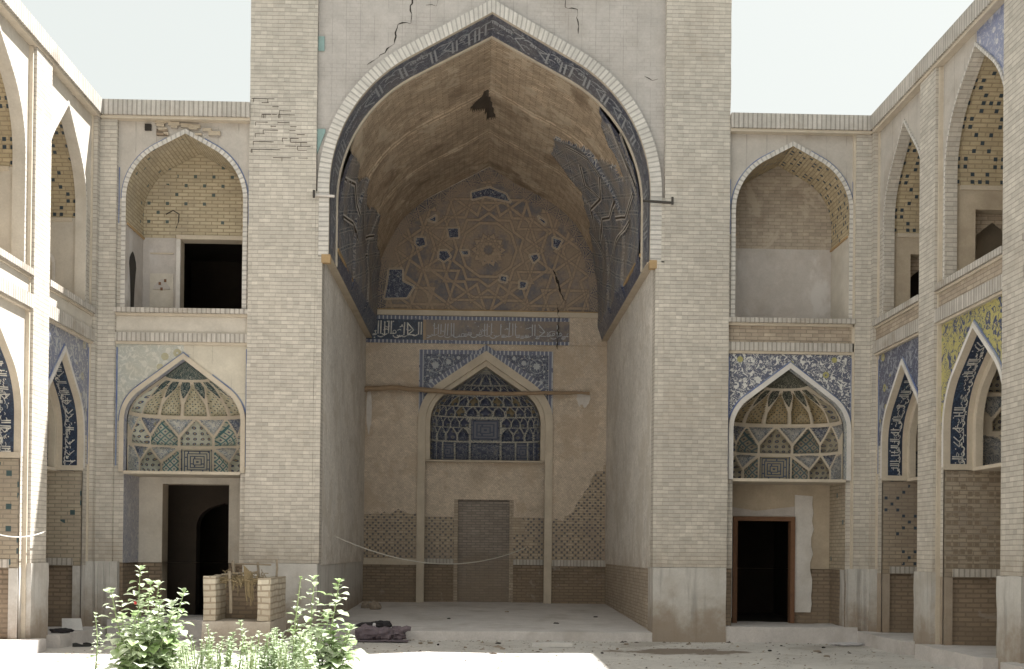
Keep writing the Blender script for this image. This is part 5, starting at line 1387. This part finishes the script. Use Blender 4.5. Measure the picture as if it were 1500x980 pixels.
# brick trough with two raised side walls
t = thing('brick_trough', 'whitewashed brick trough with raised side walls, in front of the left doorway', 'trough', (-3.45, -1.4, -1.45))
Yf = -1.95
mb = MB(); mb.rough_box(-3.94, -3.76, Yf, Yf + .80, -1.05, -.41, 'whitewashed_brick', .012, .06, seed=1); mb.build('side_wall', t)
mb = MB(); mb.rough_box(-3.17, -2.985, Yf, Yf + 1.25, -1.05, -.43, 'whitewashed_brick', .012, .06, seed=2); mb.build('side_wall', t)
mb = MB(); mb.rough_box(-3.76, -3.17, Yf + .62, Yf + .80, -1.05, -.50, 'dado_brick', .014, .06, seed=3); mb.build('back_wall', t)
mb = MB(); mb.rough_box(-3.95, -2.98, Yf - .03, Yf + 1.25, -1.5, -1.05, 'cream_plaster', .02, .08, seed=5); mb.build('base', t)
# remains of a wicker seat thrown on the trough
t = thing('broken_chair', 'broken wooden chair frame with torn wicker tipped over the brick trough', 'chair', (-3.45, -1.55, -.42))
mb = MB()
for a, b, r in (((-3.60, -1.55, -.62), (-3.64, -1.4, -.20), .022), ((-3.28, -1.35, -.55), (-3.30, -1.3, -.22), .02), ((-3.02, -1.3, -.43), (-3.03, -1.25, -.17), .018), ((-3.76, -1.6, -.40), (-3.25, -1.5, -.36), .022), ((-3.68, -1.35, -.24), (-3.1, -1.3, -.25), .016), ((-3.62, -1.75, -.34), (-3.60, -1.7, -.95), .024)):
    A, B = Vector(a), Vector(b); mb.tube([a, tuple(A.lerp(B, .5) + Vector((.01, 0, .004))), b], r, 'grey_wood', 6)
mb.build('frame', t)
mb = MB(); R = random.Random(3)
for k in range(60):
    x = R.uniform(-3.70, -3.08); z = R.uniform(-.46, -.36); dx = R.uniform(-.10, .10); dz = R.uniform(-.22, .05)
    mb.tube([(x, -1.7, z), (x + dx * .5, -1.74, z + dz * .3 + .02), (x + dx, -1.76, z + dz)], .005, 'straw', 4)
for k in range(14): mb.tube([(-3.42 + .01 * k, -1.72, -.25 - .01 * k), (-3.36 + .008 * k, -1.8, -.7 - R.uniform(0, .15))], .005, 'straw', 4)
for k in range(46):
    x = R.uniform(-3.72, -3.14); y = R.uniform(-1.80, -1.45); z = R.uniform(-.53, -.43); a = R.uniform(-.5, .5); l = R.uniform(.08, .2)
    mb.tube([(x - l * cos(a), y - l * .4 * sin(a), z), (x, y, z + .02), (x + l * cos(a), y + l * .4 * sin(a), z - R.uniform(0, .05))], .007, 'straw', 4)
mb.build('wicker', t)

# ------------------------------------------------------------------ plants
def leaf(mb, p, d, up, L, w, m):
    """a folded, slightly drooping leaf blade"""
    d = d.normalized(); s = d.cross(up).normalized(); n = s.cross(d)
    pts = []
    prof = ((0, .12), (.28, .85), (.55, 1.0), (.8, .6), (1, .04))
    rows = []
    for t_, k in prof:
        c = p + d * (L * t_) - n * (L * .28 * t_ * t_); rows.append((c - s * w * k + n * w * .28 * k, c, c + s * w * k + n * w * .28 * k))
    for a, b in zip(rows, rows[1:]):
        mb.face([tuple(a[0]), tuple(a[1]), tuple(b[1]), tuple(b[0])], m, [(0, 0)] * 4); mb.face([tuple(a[1]), tuple(a[2]), tuple(b[2]), tuple(b[1])], m, [(0, 0)] * 4)
def plant(name, label, stems, seed, Lf=.115, lm='leaf', top_tuft=True, dens=1.0, cat='shrub', group=None, flower=False):
    """stems: (base x,y, top x,y,z)"""
    R = random.Random(seed); bx, by = stems[0][0], stems[0][1]
    t = thing(name, label, cat, (bx, by, -1.45), group)
    ms = MB(); ml = MB()
    for (x0, y0, x1, y1, z1) in stems:
        z0 = -1.46; n = 14
        A = Vector((x0, y0, z0)); B = Vector((x1, y1, z1)); H = z1 - z0
        wob = lambda q: Vector((.03 * sin(q * 5 + seed), .03 * cos(q * 4 + x0 * 9), 0)) * q
        pts = [A.lerp(B, i / n) + wob(i / n) for i in range(n + 1)]
        ms.tube([tuple(p) for p in pts], [.011 - .007 * i / n for i in range(n + 1)], 'stem', 5)
        nl = int(H / .016 * dens); ga = R.uniform(0, 6)
        for k in range(nl):
            q = (k + .5) / nl
            if q < .12 and R.random() < .6: continue
            p = A.lerp(B, q) + wob(q); ga += 2.4
            L = Lf * (1.25 - .75 * q ** 1.5) * R.uniform(.45, 1.35)
            el = R.uniform(-.1, .45) + (.5 if q > .93 else 0)
            d = Vector((cos(ga) * cos(el), sin(ga) * cos(el), sin(el)))
            pet = L * R.uniform(.5, 1.6) * (1.3 - q)
            e = p + d * pet
            if pet > .03: ms.tube([tuple(p), tuple(e)], .0025, 'stem', 3, cap=False)
            leaf(ml, e, d + Vector((0, 0, R.uniform(-.35, .1))), Vector((R.uniform(-.25, .25), R.uniform(-.25, .25), 1)), L, L * R.uniform(.36, .50), lm)
        if top_tuft:
            for k in range(7):
                a = R.uniform(0, 6.3); d = Vector((cos(a) * .6, sin(a) * .6, .9)); leaf(ml, B + wob(1), d, Vector((-cos(a), -sin(a), 1)), Lf * .55, Lf * .17, lm)
    ms.build('stems', t)
    ml.build('foliage', t)
    if flower:
        mf = MB(); c = Vector(stems[0][2:4] + (0,)); fx, fz = flower
        blob(mf, (fx, stems[0][1] - .1, fz), .013, .012, .014, 'petal_red', 3, .4, 10, 7); mf.build('blossom', t)
    return t
PX = lambda px, d: (px - 703) / 1650 * d       # plain perspective, used once here to set the shrubs out
def fan(xs, tops, y, spread=.22, extra=0, seed=1, lean=0):
    R = random.Random(seed); out = []
    d = 18.15 + y; cx = sum(xs) / len(xs)
    for px, py in zip(xs, tops):
        x1 = PX(px, d); z1 = (806 - py) / 1650 * d; xc = PX(cx, d)
        out.append((xc + (x1 - xc) * .35 + R.uniform(-.04, .04), y + R.uniform(-.08, .08), x1, y + R.uniform(-.15, .15), z1))
    for k in range(extra):
        px = R.uniform(min(xs), max(xs)); py = max(tops) + R.uniform(-5, 60); x1 = PX(px, d); z1 = (806 - py) / 1650 * d
        out.append((PX(cx, d) + (x1 - PX(cx, d)) * .5, y + R.uniform(-.2, .2), x1, y + R.uniform(-.3, .1), z1))
    return out
plant('leafy_shrub', 'tall bushy green shrub with pale sunlit leaves in front of the left doorway', fan([175, 205, 222, 240, 254, 270], [872, 840, 862, 862, 890, 872], -8.2, extra=22, seed=2), 2, group=None, flower=(-3.0, -.39 - .1))
plant('leafy_stalk', 'single thin curling stalk left of the bushiest shrub', fan([146], [905], -7.9), 5, Lf=.05, dens=1.4)
plant('leafy_shrub', 'bushy green shrub with two tall leafy spires in front of the left pier', fan([432, 456, 494, 476, 510], [898, 852, 856, 905, 925], -8.3, extra=22, seed=6), 9)
plant('drooping_shoot', 'slender drooping shoot left of the two-spired shrub', fan([436], [850], -8.6), 15, Lf=.05, dens=.5)
plant('leafy_stalk', 'short leafy stalk with yellow-green tip in front of the brick trough', fan([358, 366], [915, 926], -9.2, extra=2, seed=3), 11, Lf=.06, dens=1.2)
plant('leafy_stalk', 'pale slender stalk at the left foot of the brick trough', fan([306], [921], -9.0), 17, Lf=.045, dens=1.2)
R = random.Random(77)
for k, (px, py) in enumerate(((285, 955), (318, 950), (345, 948), (378, 946), (405, 940), (430, 948), (455, 940), (330, 965), (395, 962), (300, 968), (420, 960), (270, 968))):
    y = -9.7 - .12 * (k % 4)
    plant('low_herb', 'low feathery grey-green herb in the thicket between the two big shrubs', fan([px - 9, px, px + 9], [py - 8, py - 16, py - 9], y, extra=14, seed=50 + k), 100 + k, Lf=.05, lm='leaf_grey', dens=1.5, cat='herb', group='feathery herbs between the shrubs')
